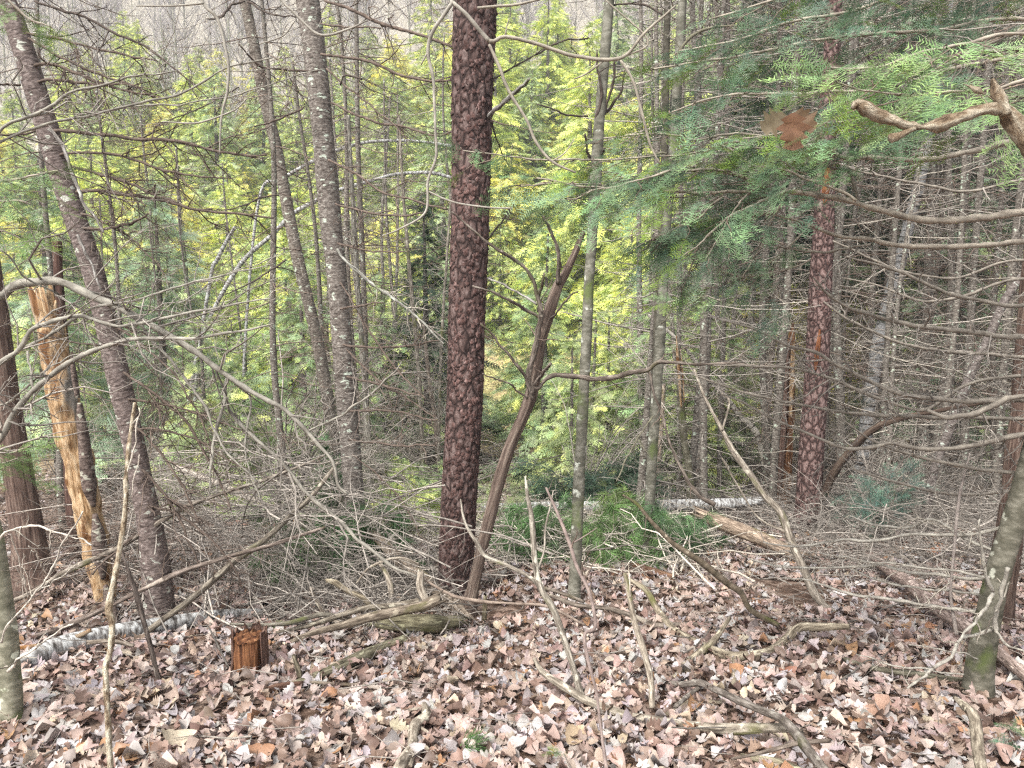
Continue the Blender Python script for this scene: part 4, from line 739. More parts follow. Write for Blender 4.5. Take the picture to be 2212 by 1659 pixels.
boughs = [('1700,300,5 1600,290,5 1500,300,4 1400,290,4 1300,300,3', 3.2, 3.1, .1, mid_), ('1500,360,5 1400,380,5 1320,400,4 1230,430,3', 3.1, 3.0, .1, mid_), ('1300,400,4 1220,395,4 1120,400,3', 3.0, 2.9, 0., mid_), ('1750,560,4 1680,590,4 1600,600,3 1540,620,2', 3.6, 3.5, .1, cold),
 ('2480,300,16 2212,302,14 2120,324,12 2031,341,11 1942,343,11 1871,341,10 1821,341,9 1778,320,8 1711,322,6 1658,309,4', 3.6, 3.3, .72, mid_),
 ('1700,322,5 1600,320,5 1480,330,5 1350,345,4 1200,345,4 1080,335,3 1000,322,2', 3.3, 3.1, 0., mid_),
 ('2480,420,20 2212,459,18 2120,473,16 2031,478,15 1960,469,14 1889,448,13 1835,430,12 1764,420,12 1693,411,11 1640,402,10 1583,377,8 1523,366,7 1452,372,5 1380,380,4 1300,400,3', 3.4, 3.0, .62, cold),
 ('1620,410,8 1548,417,7 1494,420,6 1427,415,5 1350,410,4 1250,400,4 1160,385,3', 3.05, 2.9, .1, mid_),
 ('2480,520,14 2212,523,12 2102,532,12 1995,535,11 1924,530,10 1871,517,9 1818,512,8 1764,491,7 1714,471,6 1650,459,5 1560,470,4 1480,500,3 1400,520,2', 3.7, 3.3, .78, cold),
 ('2480,60,10 2212,40,9 2050,60,8 1900,70,8 1750,90,7 1600,120,6 1500,135,5 1410,150,4', 3.3, 3.2, .2, cold), ('2480,-60,10 2212,-40,9 2000,-20,8 1850,20,7 1700,50,6 1580,90,5 1470,110,4', 3.2, 3.3, .2, cold),
 ('2480,130,9 2212,120,9 2050,150,8 1900,190,7 1780,200,6 1650,200,6 1540,210,4 1450,240,3', 3.0, 2.9, .3, cold), ('2480,-150,9 2100,-110,8 1900,-60,7 1760,-20,6 1640,10,5 1540,40,4', 2.9, 3.0, .1, cold),
 ('2480,100,9 2212,70,8 2080,95,7 1990,110,6 1900,150,5 1800,145,4', 2.4, 2.2, .45, lite), ('2480,200,9 2250,170,8 2150,190,7 2060,200,6 1960,210,5 1880,190,4 1800,175,3', 2.3, 2.1, .35, lite), ('2480,190,8 2212,210,7 2050,235,6 1900,255,5 1780,270,4 1680,290,4 1600,300,3', 3.0, 2.8, .3, mid_),
 ('1850,430,7 1780,400,6 1700,370,5 1620,350,5 1540,300,4 1490,270,3', 3.1, 3.2, .2, cold), ('1700,411,6 1640,440,5 1580,470,5 1520,520,4 1470,560,3', 3.0, 2.9, .1, mid_), ('1450,372,5 1380,390,4 1310,410,4 1240,425,3 1180,430,2', 2.9, 2.8, .1, mid_),('1560,427,5 1500,470,4 1440,500,3 1370,540,2', 3.0, 3.0, .1, cold)]
for s, d0, d1, st, c in boughs:
    fir_bough(fir, fb, s, d0, d1, gF, FT, NB, c, start=st, lat=(.18, .44), every=.07, spacing=.085, droop=.16, sc=.9)
for s, d0, d1, st, c in [('1640,402,4 1600,440,4 1560,500,3 1530,560,2', 3.0, 2.9, .1, cold), ('1700,411,4 1670,470,4 1640,540,3 1600,600,2', 3.1, 3.1, .2, cold), ('1520,500,3 1500,560,3 1480,620,2', 3.3, 3.3, .1, cold), ('1750,490,4 1700,540,3 1640,580,3', 3.4, 3.4, .2, mid_), ('1560,650,3 1500,640,3 1440,655,2', 5, 5, 0, lite)]:
    fir_bough(fir, fb, s, d0, d1, gF, FT, NB, c, start=st, lat=(.1, .28), every=.06, spacing=.08, droop=.2, sc=.8)
NB.build('needles', needle_m, fir, fb, kind='stuff'); FT[1].build('twigs', twig_m, fir, fb, kind='stuff')
bare = [('2480,600,10 2212,656,10 2102,645,9 2013,621,8 1942,585,7 1889,571,6 1828,553,4', 3.8, 3.9), ('2480,720,14 2212,727,13 2084,717,12 1978,704,11 1906,688,9 1842,667,8 1793,635,6 1760,600,3', 3.6, 3.6), ('2480,870,15 2212,866,14 2084,866,13 1978,859,11 1906,837,10 1818,795,9 1764,763,8 1704,745,7 1622,709,5 1560,690,3', 3.7, 4.0),
 ('2480,800,9 2212,813,8 2102,827,7 2049,855,7 1999,885,9 1942,877,8 1871,852,8 1789,816,7 1718,795,6 1622,788,6 1540,786,4', 3.9, 4.2), ('2480,830,14 2212,855,12 2155,877,13 2084,898,13 2042,903,12 2003,884,9', 3.4, 3.6), ('2480,910,9 2212,905,9 2049,903,9 1978,900,9 1889,898,8 1800,887,7 1711,870,6 1622,848,5 1500,810,3', 3.9, 4.3),
 ('2480,900,13 2212,937,12 2155,948,12 2084,964,11 1978,966,10 1924,958,9 1889,966,9 1835,967,8 1764,948,7 1693,916,6 1622,877,6 1560,850,4', 3.6, 4.0), ('2480,1020,11 2212,1019,10 2155,1015,9 2084,1008,9 1995,987,8 1914,966,6 1850,930,4 1780,880,3', 3.7, 4.0),
 ('2480,560,6 2212,560,6 2060,600,6 1960,590,6 1880,560,5 1800,520,4', 4.2, 4.3), ('2480,780,8 2212,770,8 2060,760,8 1940,740,7 1850,700,6 1780,650,4', 4.4, 4.5), ('2480,1080,8 2212,1060,8 2060,1070,7 1930,1040,6 1840,1010,4', 4.2, 4.4), ('1718,322,5 1760,345,6 1800,365,6 1832,372,7', 3.35, 3.3), ('1832,372,7 1842,402,7 1850,440,8', 3.3, 3.3),
 ('1882,526,6 1818,542,6 1764,544,6 1700,537,5 1620,520,3', 3.4, 3.5), ('2480,90,10 2212,101,10 2120,114,9 2031,123,8 1978,137,6', 2.9, 2.8), ('2480,0,8 2212,66,8 2155,89,8 2084,121,7 2013,153,6', 2.8, 2.7), ('2480,380,7 2212,390,7 2100,410,6 2000,400,6 1900,380,5 1800,350,3', 4.3, 4.4), ('2480,620,7 2212,600,7 2090,640,7 1990,650,6 1900,620,5 1820,600,3', 4.6, 4.8)]
branches(fir, fb, bare, BR, 3.6, 3.8, seed=31, tw=TW['grey'] * .85, dens=9, L=(.12, .6), lev=3, droop=-.12, tint=(.25, .225, .195), name='bare_branch', flat=.4)

# near knobby branch, hanging leaf, overhanging twigs
def hang(name, label, traces, d, tint, tw=None, m=BR, cat='branch', subs_name='side_branch', seed=3, dens=5, L=(.05, .2), disp=None, seg=.01):
    p, r = tr(traces[0], *(d if isinstance(d, tuple) else (d, d))); org = p[0].copy(); o = thing(name, label, cat, org); PP, RR = [], []
    for i, s in enumerate(traces):
        p, r = tr(s, *(d if isinstance(d, tuple) else (d, d))); mb = MB(); mb.addt(tube(p, r, 9, seg, disp, jit=.002)); q = mb.build('stem' if i == 0 else subs_name, m, o, org); q.color = (*tint, 1); a, b = smoothpath(p, r, 14); PP.append(a); RR.append(b)
    if tw is not None: twiggy(o, org, PP, RR, tw, seed=seed, dens=dens, L=L, lev=2, maxr=.002)
    return o
hang('dead_limb', 'thick knobbly pale dead limb hanging close in front at the upper right', ['2400,560,44 2290,420,40 2212,292,36 2191,256,36 2166,233,32 2127,237,26 2084,249,24 2031,267,23 1978,273,23 1942,267,24 1892,245,25 1868,232,27 1850,224,20 1842,236,9', '2170,250,22 2160,215,20 2150,190,18 2144,170,12', '2160,230,10 2145,217,9 2110,195,9 2081,181,7', '1975,278,14 1963,284,14 1945,292,12 1922,300,7'], 1.25, (.95, .88, .78), m=lichen_m, disp=lambda tc, r: fbm(tc * [110, 110, 60], 3) * .003 + fbm(tc * [30, 30, 22], 2) * .004, seg=.004)
from mathutils import Matrix
gl = P(1712, 285, 2.35)
for k, (dx, dz, sz, an, lab) in enumerate([(0, 0, .11, -1.45, 'large brown oak leaf caught in the fir twigs, pointing down'), (.04, .035, .085, -.5, 'brown oak leaf caught in the fir twigs, right part of the bunch'), (-.045, .035, .085, -2.7, 'brown oak leaf caught in the fir twigs, left part of the bunch')]):
    t = leaf_oak(.3, .2, 9, wd=.5, seed=20 + k); m = MB(); m.add(t[0] * sz, t[1]); q = bpy.data.objects.new('hanging_leaf', m.mesh('hanging_leaf', leaf_m)); COL.objects.link(q)
    c, d = math.cos(an), math.sin(an); M = Matrix(((c, d, 0), (.15, 0, -1), (d, -c, 0))).to_4x4(); q.matrix_world = Matrix.Translation((gl[0] + dx, gl[1] + .02 * k, gl[2] + dz)) @ M; q.color = (.24 - .04 * k, .125, .075, 1); tag(q, lab, 'leaf')
hang('hanging_twig', 'thin pale twig hanging down through the sky gap left of the grey trunks', ['420,-60,6 441,7,7 473,46,7 491,124,6 491,196,6 480,249,5 473,334,3', '441,7,5 380,12,4 295,12,3', '480,249,4 440,262,4 409,266,4 349,263,3', '480,249,4 510,235,3 533,213,3'], 1.9, (.36, .34, .3))
hang('hanging_twig', 'pale twig crossing in front of the thick grey spruce trunk near the top', ['590,-40,5 608,0,5 637,28,5 690,76,6 751,64,5 790,46,3', '637,45,3 610,80,3 560,95,3'], 1.9, (.36, .34, .3))
hang('hanging_twig', 'longest pale crooked twig hanging left of the dark pine trunk', ['1000,-40,8 978,4,9 939,64,8 925,110,8 936,171,7 939,267,6 943,341,6 925,391,6 918,459,5 865,494,4 825,509,3', '921,412,4 978,437,4 1050,448,4 1106,450,3', '978,4,9 1014,36,9 1040,70,9 1057,89,10', '925,110,4 910,140,3'], 1.8, (.36, .34, .3))
hang('hanging_twig', 'pale forked twig crossing the dark pine and the slim trunk at the top', ['1057,89,10 1068,89,9 1092,78,8 1153,92,8 1200,108,8 1245,121,8 1338,126,8 1388,78,6 1430,40,5 1459,14,4', '1057,96,7 1078,142,7 1100,199,7 1139,263,6 1156,302,6 1192,348,6 1245,373,4', '1341,132,6 1370,178,6 1388,249,6 1405,313,5 1427,356,3', '1032,18,6 1103,12,6 1156,0,5 1230,-20,5', '1192,348,3 1220,330,3 1240,300,2', '1341,126,4 1400,90,4 1310,0,3', '1092,78,4 1095,60,3 1100,40,2', '1310,126,4 1270,155,4 1240,170,3'], 1.8, (.34, .31, .26))

# bare shrub reaching in from the left
sb = P(-260, 1350, 3.1); sb[2] = h1(sb[0], sb[1])
o = thing('bare_shrub', 'grey bare arching branches spreading in from the left edge', 'shrub', sb)
mb = MB(); 
for q in ('-260,1350,30 -240,1100,26 -160,850,22 -90,710,20 0,638,18', ): a, w = tr(q, 3.1); a[0, 2] = sb[2] - .05; mb.addt(tube(a, w, 12, .03, d_smooth)); q_ = mb.build('stem', smooth_m, o, sb)
branches(o, sb, ['0,638,20 36,615,20 89,606,20 142,610,19 199,635,17 249,656,16 313,695,14 373,731,13 427,766,13 491,816,12 541,848,11 590,873,10 616,887,10 655,926,9 694,969,8 726,1005,7 733,1044,6 754,1065,5',
  ('-180,1180,14 -80,1040,13 0,944,12 21,902,12 53,862,12 107,816,12 160,781,11 213,752,11 284,733,10 356,731,9 427,734,8 498,717,6 590,695,4', 2.9, 2.7), ('-160,860,12 -60,810,12 0,781,11 43,749,11 71,706,10 124,690,10 178,686,9 249,699,8 320,692,7 427,670,6 590,649,3', 3.0, 2.8), '46,749,8 89,734,7 142,702,7 213,663,6 320,642,5 462,599,4 590,567,3',
  '491,816,8 487,866,8 473,902,8 459,962,7 452,1051,5', '487,873,8 516,909,8 587,980,8 658,1058,8 729,1122,8 811,1190,8 845,1225,7 900,1250,5', '541,848,5 540,900,4 530,980,4 560,1080,3', '665,933,5 729,901,5 783,866,5 836,816,4 872,784,3',
  ('-120,420,7 0,290,7 53,256,7 107,231,7 160,196,6 213,185,5 295,164,4 380,150,3', 2.7, 2.8), ('-120,400,6 0,306,6 107,263,6 199,245,5 320,217,5 409,192,5 498,142,4 590,124,3', 2.7, 2.9), '199,245,4 280,230,4 400,222,3 520,200,3 700,150,2', '290,733,5 300,700,4 320,685,3', '300,700,6 380,790,6 430,860,6 480,960,5 560,1040,4',
  '60,760,5 68,800,5 70,850,5 55,900,3', '130,640,4 60,600,4 20,560,4 0,540,3','590,560,3 480,600,3 380,660,3','0,880,5 40,850,5 100,800,4 180,760,3'], BR, 3.1, 2.9, seed=33, tw=TW['grey'] * .95, dens=10, L=(.12, .7), lev=3, droop=.02, tint=(.3, .285, .25), flat=.2)

# left near fir sprays and white pine boughs
fb2 = P(-420, 1400, 3.6); fb2[2] = h1(fb2[0], fb2[1])
fir2 = thing('young_fir', 'bright green needle sprays of a small fir poking in at the left edge', 'tree', fb2)
mb = MB(); p = np.array([fb2 + [0, 0, z] for z in (-.1, 1, 2.2, 3.3)]); mb.addt(tube(p, np.array([.05, .045, .035, .02]), 12, .05, d_smooth)); mb.build('trunk', spruce_m, fir2, fb2)
FT = [MB(), MB()]; NB = MB()
for s, d0, d1 in [('-420,330,8 -150,400,7 -60,400,6 20,385,5 90,375,4 135,368,3', 3.4, 3.0), ('-420,420,8 -150,450,7 -60,440,6 30,430,4 70,440,3', 3.4, 3.1), ('-150,470,6 -70,480,5 0,500,4 45,510,3', 3.3, 3.2), ('-420,900,8 -160,960,7 -60,970,6 20,975,4 70,960,3', 3.6, 3.4), ('-160,960,6 -60,1000,5 0,1000,4 40,990,3', 3.6, 3.4), ('-420,-60,8 -100,-40,7 0,-10,6 60,40,5 110,60,3', 3.8, 3.9)]:
    fir_bough(fir2, fb2, s, d0, d1, gF, FT, NB, (.22, .33, .12), start=.3, lat=(.1, .28), every=.06, droop=.2, sc=.8)
NB.build('needles', needle_m, fir2, fb2, kind='stuff'); FT[1].build('twigs', twig_m, fir2, fb2, kind='stuff')

def bough_plant(name, label, spots, base_px, d, tm, colr, sc, g, seed=0, cat='bough', per=5, hang_=.35, L=.5):
    """leafy or needled low boughs: arching stems with tufts"""
    b = P(base_px[0], base_px[1], d); b[2] = h1(b[0], b[1]); o = thing(name, label, cat, b); W, N = MB(), MB()
    pts, dirs, paths = [], [], []
    for (x, y, dd) in spots:
        e = P(x, y, dd); e[2] = max(e[2], h1(e[0], e[1]) + .06); s = b + (e - b) * .1; K = 8; u = np.linspace(0, 1, K)[:, None]; q = s * (1 - u) + e * u + np.array([0, 0, 1.]) * (u * (1 - u)) * hang_ + g.normal(size=(K, 3)) * .02
        paths.append(q)
    R_ = [np.linspace(.006, .0015, 8)] * len(paths); A, Ar = grow(paths, R_, per / 1.2, (L * .4, L), seed=seed, s0=.25, droop=-.25)
    for q, r in zip(paths, R_): addtwigs(W, q[None], r[None], 4, TW['olive'], g)
    addtwigs(W, A, Ar, 3, TW['olive'], g)
    for q in list(A) + paths:
        m = 4; u = np.linspace(.3, 1, m); idx = u * (len(q) - 1); k = np.clip(idx.astype(int), 0, len(q) - 2); f = (idx - k)[:, None]; pts.append(q[k] * (1 - f) + q[k + 1] * f); dd = nrm(q[k + 1] - q[k]); dd = nrm(dd + g.normal(size=dd.shape) * .35); dirs.append(dd)
    pts = np.concatenate(pts); dirs = np.concatenate(dirs); sprays(N, pts, dirs, tm, g.uniform(.7, 1.2, len(pts)) * sc, g, np.asarray(colr), tipvar=(.1, np.asarray(colr) * 1.7))
    W.build('stems', BR, o, b, kind='stuff'); N.build('needles', needle_m, o, b, kind='stuff'); return o
g = np.random.default_rng(44)
def cluster(x0, x1, y0, y1, d0, d1, n): return [(g.uniform(x0, x1), g.uniform(y0, y1), g.uniform(d0, d1)) for _ in range(n)]
bough_plant('pine_bough', 'dark green drooping white pine needles below the thick grey spruce', cluster(680, 900, 1080, 1290, 6.0, 6.9, 26), (790, 1290), 6.5, TUFT, (.09, .18, .07), 1.15, g, 1)
bough_plant('pine_bough', 'green drooping pine needles left of the grey spruces near the ground', cluster(560, 720, 1100, 1290, 5.8, 6.8, 12), (650, 1300), 6.2, TUFT, (.12, .21, .08), 1.0, g, 2)
bough_plant('pine_bough', 'narrow bunch of hanging needles on the slender grey spruce', cluster(705, 745, 920, 1020, 7.4, 7.6, 5), (735, 1120), 7.5, TUFT, (.06, .13, .05), 1.0, g, 3)
bough_plant('pine_bough', 'green drooping pine needles right of the crooked tree foot', cluster(1040, 1260, 1090, 1215, 6.4, 8.6, 22), (1150, 1240), 7.2, TUFT, (.12, .22, .08), 1.2, g, 4)
bough_plant('pine_bough', 'bright green drooping pine needles between the two grey poles', cluster(1240, 1430, 1085, 1225, 6.4, 8.6, 22), (1330, 1240), 7.2, TUFT, (.16, .27, .09), 1.2, g, 5)
bough_plant('pine_bough', 'green pine boughs right of the grey pole ending near the broken log', cluster(1400, 1570, 1090, 1210, 6.8, 8.6, 16), (1450, 1230), 7.4, TUFT, (.13, .23, .1), 1.2, g, 6)
bough_plant('pine_bough', 'pale yellow green needles standing up by the white log', cluster(1300, 1400, 1040, 1100, 8.6, 9.2, 12), (1350, 1130), 9, TUFT, (.2, .28, .09), 1.3, g, 7)
bough_plant('small_fir', 'little blue green fir seedling in the shade right of the red pine', cluster(1820, 1980, 1020, 1110, 7.6, 8.6, 14), (1890, 1120), 8, FIRL, (.09, .17, .13), 1.0, g, 8, cat='seedling')
bough_plant('small_fir', 'dark green fir boughs under the thicket between the poles', cluster(1160, 1420, 1000, 1070, 9.5, 11, 12), (1290, 1090), 10.2, CO2, (.05, .09, .055), .4, g, 9, cat='seedling')
bough_plant('small_hemlock', 'sunny yellow green seedling behind the pine foot', cluster(820, 980, 1080, 1180, 8.2, 9.6, 20), (900, 1180), 9, FIRL, (.28, .34, .1), 1.0, g, 10, cat='seedling')
bough_plant('small_hemlock', 'sunny yellow green seedling behind the left tangle', cluster(600, 760, 1020, 1120, 8.4, 9.8, 14), (690, 1130), 9, FIRL, (.27, .33, .1), 1.0, g, 11, cat='seedling')
bough_plant('small_hemlock', 'soft green seedling beyond the dead boughs left of centre', cluster(540, 700, 930, 1010, 10, 12, 12), (620, 1050), 11, CO2, (.2, .27, .1), .5, g, 12, cat='seedling')
bough_plant('small_hemlock', 'pale green seedling left of the crooked tree, beyond the log', cluster(1050, 1120, 1040, 1100, 8.6, 9.6, 8), (1080, 1120), 9, FIRL, (.28, .36, .14), .9, g, 13, cat='seedling')
for px, py, colr, lab in ((1215, 1650, (.2, .3, .1), 'tiny fir seedling at the bottom edge right of centre'), (2170, 1640, (.1, .2, .13), 'tiny blue green seedling in the bottom right corner'), (2190, 1600, (.12, .22, .1), 'green fir sprig lying on the leaves at far right'), (1010, 1640, (.1, .2, .06), 'bundle of green pine needles lying on the leaves at the bottom'), (610, 1370, (.14, .2, .09), 'small green needle sprig beside the stump')):
    q = G(px, py); N = MB(); n = 7; a = g.uniform(0, 6.28, n) if 'bundle' not in lab else g.normal(-.3, .15, n); D = np.stack([np.cos(a), np.sin(a), g.uniform(.05, .5, n)], 1)
    sprays(N, q[None] + g.normal(size=(n, 3)) * .012 + [0, 0, .06], D, FIR if 'bundle' not in lab else [pine_tuft(n=14, hang=.1, w=.0012)], g.uniform(.25, .45, n) if 'bundle' not in lab else np.full(n, 1.1), g, np.array(colr)); tag(N.build('seedling' if 'bundle' not in lab else 'needle_bundle', needle_m, None, q), lab, 'seedling' if 'bundle' not in lab else 'pine needles')

# ================================================================== BRUSH
def brush(name, label, region, n, L, hgt, base, g, r=(.003, .009), arch=.3, lev=True, dirbias=None, drange=None):
    """heap of fallen dead boughs over a patch of ground given by pixels at its corners"""
    mb = MB(); x0, x1, ya, yb = region; B = []
    y = g.uniform(ya, yb, n); x = g.uniform(x0, x1, n) * y; az = g.uniform(0, np.pi * 2, n) if dirbias is None else g.normal(dirbias, .6, n)
    Ln = g.uniform(*L, n); K = 8; t = np.linspace(-.5, .5, K); z0 = g.uniform(0, 1, n) ** 1.5 * hgt
    Pn = np.stack([x[:, None] + np.cos(az)[:, None] * Ln[:, None] * t, y[:, None] + np.sin(az)[:, None] * Ln[:, None] * t, np.zeros((n, K))], -1)
    w = np.cumsum(g.normal(size=(n, K, 3)), 1) * Ln[:, None, None] * .015; Pn += w
    gz = H(Pn[:, :, 0], Pn[:, :, 1]); Pn[:, :, 2] = np.maximum(gz + .02, gz.mean(1, keepdims=True) + z0[:, None] + arch * Ln[:, None] * (.25 - t ** 2) * g.uniform(-.3, 1, (n, 1)) + w[:, :, 2] + t * Ln[:, None] * g.normal(0, .22, (n, 1)))
    rr = g.uniform(*r, n)[:, None] * np.linspace(1, .35, K); addtwigs(mb, Pn, rr, 4, base, g, .7)
    A, Ar = grow(list(Pn), list(rr), 5, (.12, .55), seed=int(n), K=4, droop=0); addtwigs(mb, A, Ar, 3, base * 1.1, g, .45)
    if lev: B_, Br = grow(list(A), list(Ar), 7, (.06, .3), seed=int(n) + 1, K=3, droop=0); addtwigs(mb, B_, np.maximum(Br, .001), 3, base * 1.15, g, .4)
    o = mb.build(name, twig_m, kind='stuff'); tag(o, label, 'brush'); return o
g = np.random.default_rng(55)
brush('brush_pile', 'wide heap of fine grey dead twigs under the boughs at right', (.4, .8, 6.4, 11), 700, (.5, 1.9), .5, TW['grey'] * .8, g)
brush('brush_pile', 'thin scatter of dead twigs on the leaves behind the broken tan log', (.2, .45, 8.2, 11), 260, (.4, 1.5), .3, TW['grey'] * .8, g)
brush('brush_pile', 'tangle of dead boughs behind the birch log at left', (-.56, -.16, 5.2, 8.5), 330, (.8, 2.6), 1.0, TW['grey'] * .95, g, dirbias=2.6, arch=.3)
brush('brush_pile', 'dead twigs heaped round the mossy log and the pine foot', (-.34, -.07, 4.9, 6.4), 240, (.3, 1.1), .22, TW['grey'], g)
brush('brush_pile', 'bleached dead boughs across the middle between the trunks', (-.3, .26, 7.2, 12), 380, (.6, 2.0), .22, TW['pale'] * .9, g)
brush('brush_pile', 'bleached sticks lying over the green pine boughs', (-.05, .28, 6.3, 8.4), 150, (.5, 1.7), .3, TW['pale'] * 1.1, g, r=(.004, .012))
brush('brush_pile', 'far thicket of dead boughs on the valley floor', (-.6, .75, 11, 22), 1300, (.8, 2.6), .8, TW['grey'] * .9, g, r=(.004, .012))
brush('brush_pile', 'thin twigs at the left around the cedar foot', (-.72, -.5, 5.5, 9), 160, (.5, 1.6), .4, TW['brown'], g)

# ================================================================== FOREST STAND
def dead_spruce_mesh(Ht, r0, nb, L, g, live=None, base=TW['grey'], lev=2, dens=6, zr=(.5, 1.), droop=-.25):
    """trunk, dead side branches and (if live) a green top; meshes about the origin"""
    K = 12; z = np.linspace(-.2, Ht, K); p = np.stack([vnoise(np.stack([z * .3, z * 0 + g.random() * 50, z * 0], 1)) * .12 * (z > .2), vnoise(np.stack([z * .3, z * 0 + g.random() * 50, z * 0], 1)) * .12, z], 1); rr = r0 * np.linspace(1.15, .45, K)
    T = MB(); T.addt(tube(p, rr * .8, 10, .12, d_spruce), np.array([1.25, 1.3, 1.22])); zz = g.uniform(zr[0], zr[1] * Ht, nb); az = g.uniform(0, 6.28, nb)
    b = np.stack([np.interp(zz, z, p[:, 0]), np.interp(zz, z, p[:, 1]), zz], 1); Kb = 7; t = np.linspace(0, 1, Kb); Ln = g.uniform(.35, 1, nb) * L
    d = np.stack([np.cos(az), np.sin(az), g.normal(.05, .22, nb)], 1); Pn = b[:, None] + d[:, None] * (Ln[:, None] * t)[..., None]; Pn[:, :, 2] += droop * Ln[:, None] * (t ** 1.3) + .12 * Ln[:, None] * t ** 3; Pn += np.cumsum(g.normal(size=Pn.shape), 1) * Ln[:, None, None] * .012 * (t > 0)[None, :, None]
    Rn = (Ln * .0055 + .002)[:, None] * np.linspace(1, .3, Kb); D = MB(); addtwigs(D, Pn, Rn, 4, base, g, .4)
    A, Ar = grow(list(Pn), list(Rn), dens, (.1, .6), seed=int(g.integers(1e6)), K=4, droop=-.12); addtwigs(D, A, Ar, 3, base * 1.05, g, .4)
    if lev > 1: B, Br = grow(list(A), list(Ar), dens * 1.2, (.08, .35), seed=int(g.integers(1e6)), K=3, droop=-.1); addtwigs(D, B, np.maximum(Br, .0016), 3, base * 1.1, g, .4)
    out = [('trunk', T.mesh('trunk', spruce_m), None), ('branches', D.mesh('branches', twig_m), 'stuff')]
    if live: out.append(('crown', crown_mesh(live[0], live[1], live[2], live[3], g, CO2 if len(live) < 5 else live[4]), 'stuff'))
    return out
def crown_mesh(z0, z1, Rc, colr, g, tm, dens=16, sc=.5, tip=.12, shape=.75, loose=1.0):
    n = int((z1 - z0) * dens); h = np.sort(g.uniform(0, 1, n)); z = z0 + (z1 - z0) * h; L = Rc * (1 - h) ** shape * g.uniform(.55, 1.15, n) + .12; az = np.arange(n) * 2.4 + g.normal(0, .4, n)
    pts, dirs, scs = [], [], []; M = MB()
    K = 5; t = np.linspace(0, 1, K); d = np.stack([np.cos(az), np.sin(az), g.normal(-.05, .18, n)], 1)
    Pn = d[:, None] * (L[:, None] * t)[..., None]; Pn[:, :, 2] += z[:, None] - .22 * L[:, None] * t ** 2
    for u in np.arange(.22, 1.01, .13 / loose):
        for s in (-1, 1):
            k = min(int(u * (K - 1)), K - 2); f = u * (K - 1) - k; c = Pn[:, k] * (1 - f) + Pn[:, k + 1] * f; a = np.radians(g.uniform(15, 70, n)) * s * (1.15 - u)
            dd = np.stack([d[:, 0] * np.cos(a) - d[:, 1] * np.sin(a), d[:, 0] * np.sin(a) + d[:, 1] * np.cos(a), d[:, 2] - g.uniform(-.15, .4, n)], 1); keep = g.random(n) < .8
            pts.append(c[keep] + g.normal(size=(keep.sum(), 3)) * .05); dirs.append(dd[keep]); scs.append(((L * .32 + .12) * sc * 2 * g.uniform(.7, 1.2, n))[keep].clip(.12, .75))
    pts, dirs, scs = map(np.concatenate, (pts, dirs, scs)); sprays(M, pts, dirs, tm, scs, g, np.asarray(colr), .3, 30, tipvar=(tip, np.asarray(colr) * np.array([1.9, 1.7, 1.2])))
    return M.mesh('crown', needle_m)
def make_tree(parts, name, label, cat, loc, rz, sc, group, tilt=(0, 0)):
    o = thing(name, label, cat, loc, group); o.rotation_euler = (tilt[0], tilt[1], rz); o.scale = (sc,) * 3
    for n_, me, kd in parts:
        q = bpy.data.objects.new(n_, me); COL.objects.link(q); q.parent = o
        if kd: q['kind'] = kd
    return o
g = np.random.default_rng(66)
def bush_mesh(Ht, ns, g, base):
    """bare many stemmed bush: upright arching stems with very fine twigs"""
    K = 8; t = np.linspace(0, 1, K); az = g.uniform(0, 6.28, ns); out_ = g.uniform(.15, .8, ns) * Ht * .6; h = Ht * g.uniform(.5, 1, ns)
    Pn = np.stack([np.cos(az)[:, None] * out_[:, None] * t ** 1.4, np.sin(az)[:, None] * out_[:, None] * t ** 1.4, h[:, None] * (t - .35 * t ** 3)], -1) + np.cumsum(g.normal(size=(ns, K, 3)), 1) * .025 * Ht * .3
    Pn[:, 0, 2] = -.1; Rn = (h * .0035 + .002)[:, None] * np.linspace(1, .3, K); D = MB(); addtwigs(D, Pn, Rn, 4, base, g, .5)
    A, Ar = grow(list(Pn), list(Rn), 7, (.2, .8), seed=int(g.integers(1e6)), K=4, droop=.0, flat=.2); S_ = MB(); addtwigs(S_, A, Ar, 3, base * 1.1, g, .5)
    B, Br = grow(list(A), list(Ar), 9, (.08, .4), seed=int(g.integers(1e6)), K=3, droop=.0, flat=.2); addtwigs(S_, B, np.maximum(Br, .0013), 3, base * 1.2, g, .5)
    return [('stems', D.mesh('stems', twig_m), 'stuff'), ('twigs', S_.mesh('twigs', twig_m), 'stuff')]
DG = (.05, .085, .05)
DS = [dead_spruce_mesh(9, .055, 75, 1.5, g), dead_spruce_mesh(10, .075, 85, 1.7, g, base=TW['brown']), dead_spruce_mesh(8, .045, 60, 1.3, g, base=TW['pale'] * .8), dead_spruce_mesh(11, .1, 90, 2.0, g, live=(5.5, 12, 1.8, DG)), dead_spruce_mesh(10, .085, 80, 1.8, g, live=(4.2, 11.5, 1.9, (.06, .1, .06)), base=TW['brown'])]
def stand(xs, n, y0, y1, kinds, label, name, group, seed, minsep=.6, avoid=None, sc=(.8, 1.2)):
    g = np.random.default_rng(seed); put = []; tries = 0
    while len(put) < n and tries < n * 60:
        tries += 1; y = math.sqrt(g.uniform(y0 * y0, y1 * y1)); x = g.uniform(*xs) * y
        if any((x - a) ** 2 + (y - b) ** 2 < minsep ** 2 for a, b in put): continue
        if avoid and avoid(x / y, y): continue
        put.append((x, y))
    for x, y in put:
        make_tree(kinds[g.integers(len(kinds))], name, label, 'tree', (x, y, h1(x, y) - .05), g.uniform(0, 6.28), g.uniform(*sc), group, (g.normal(0, .035), g.normal(0, .035)))
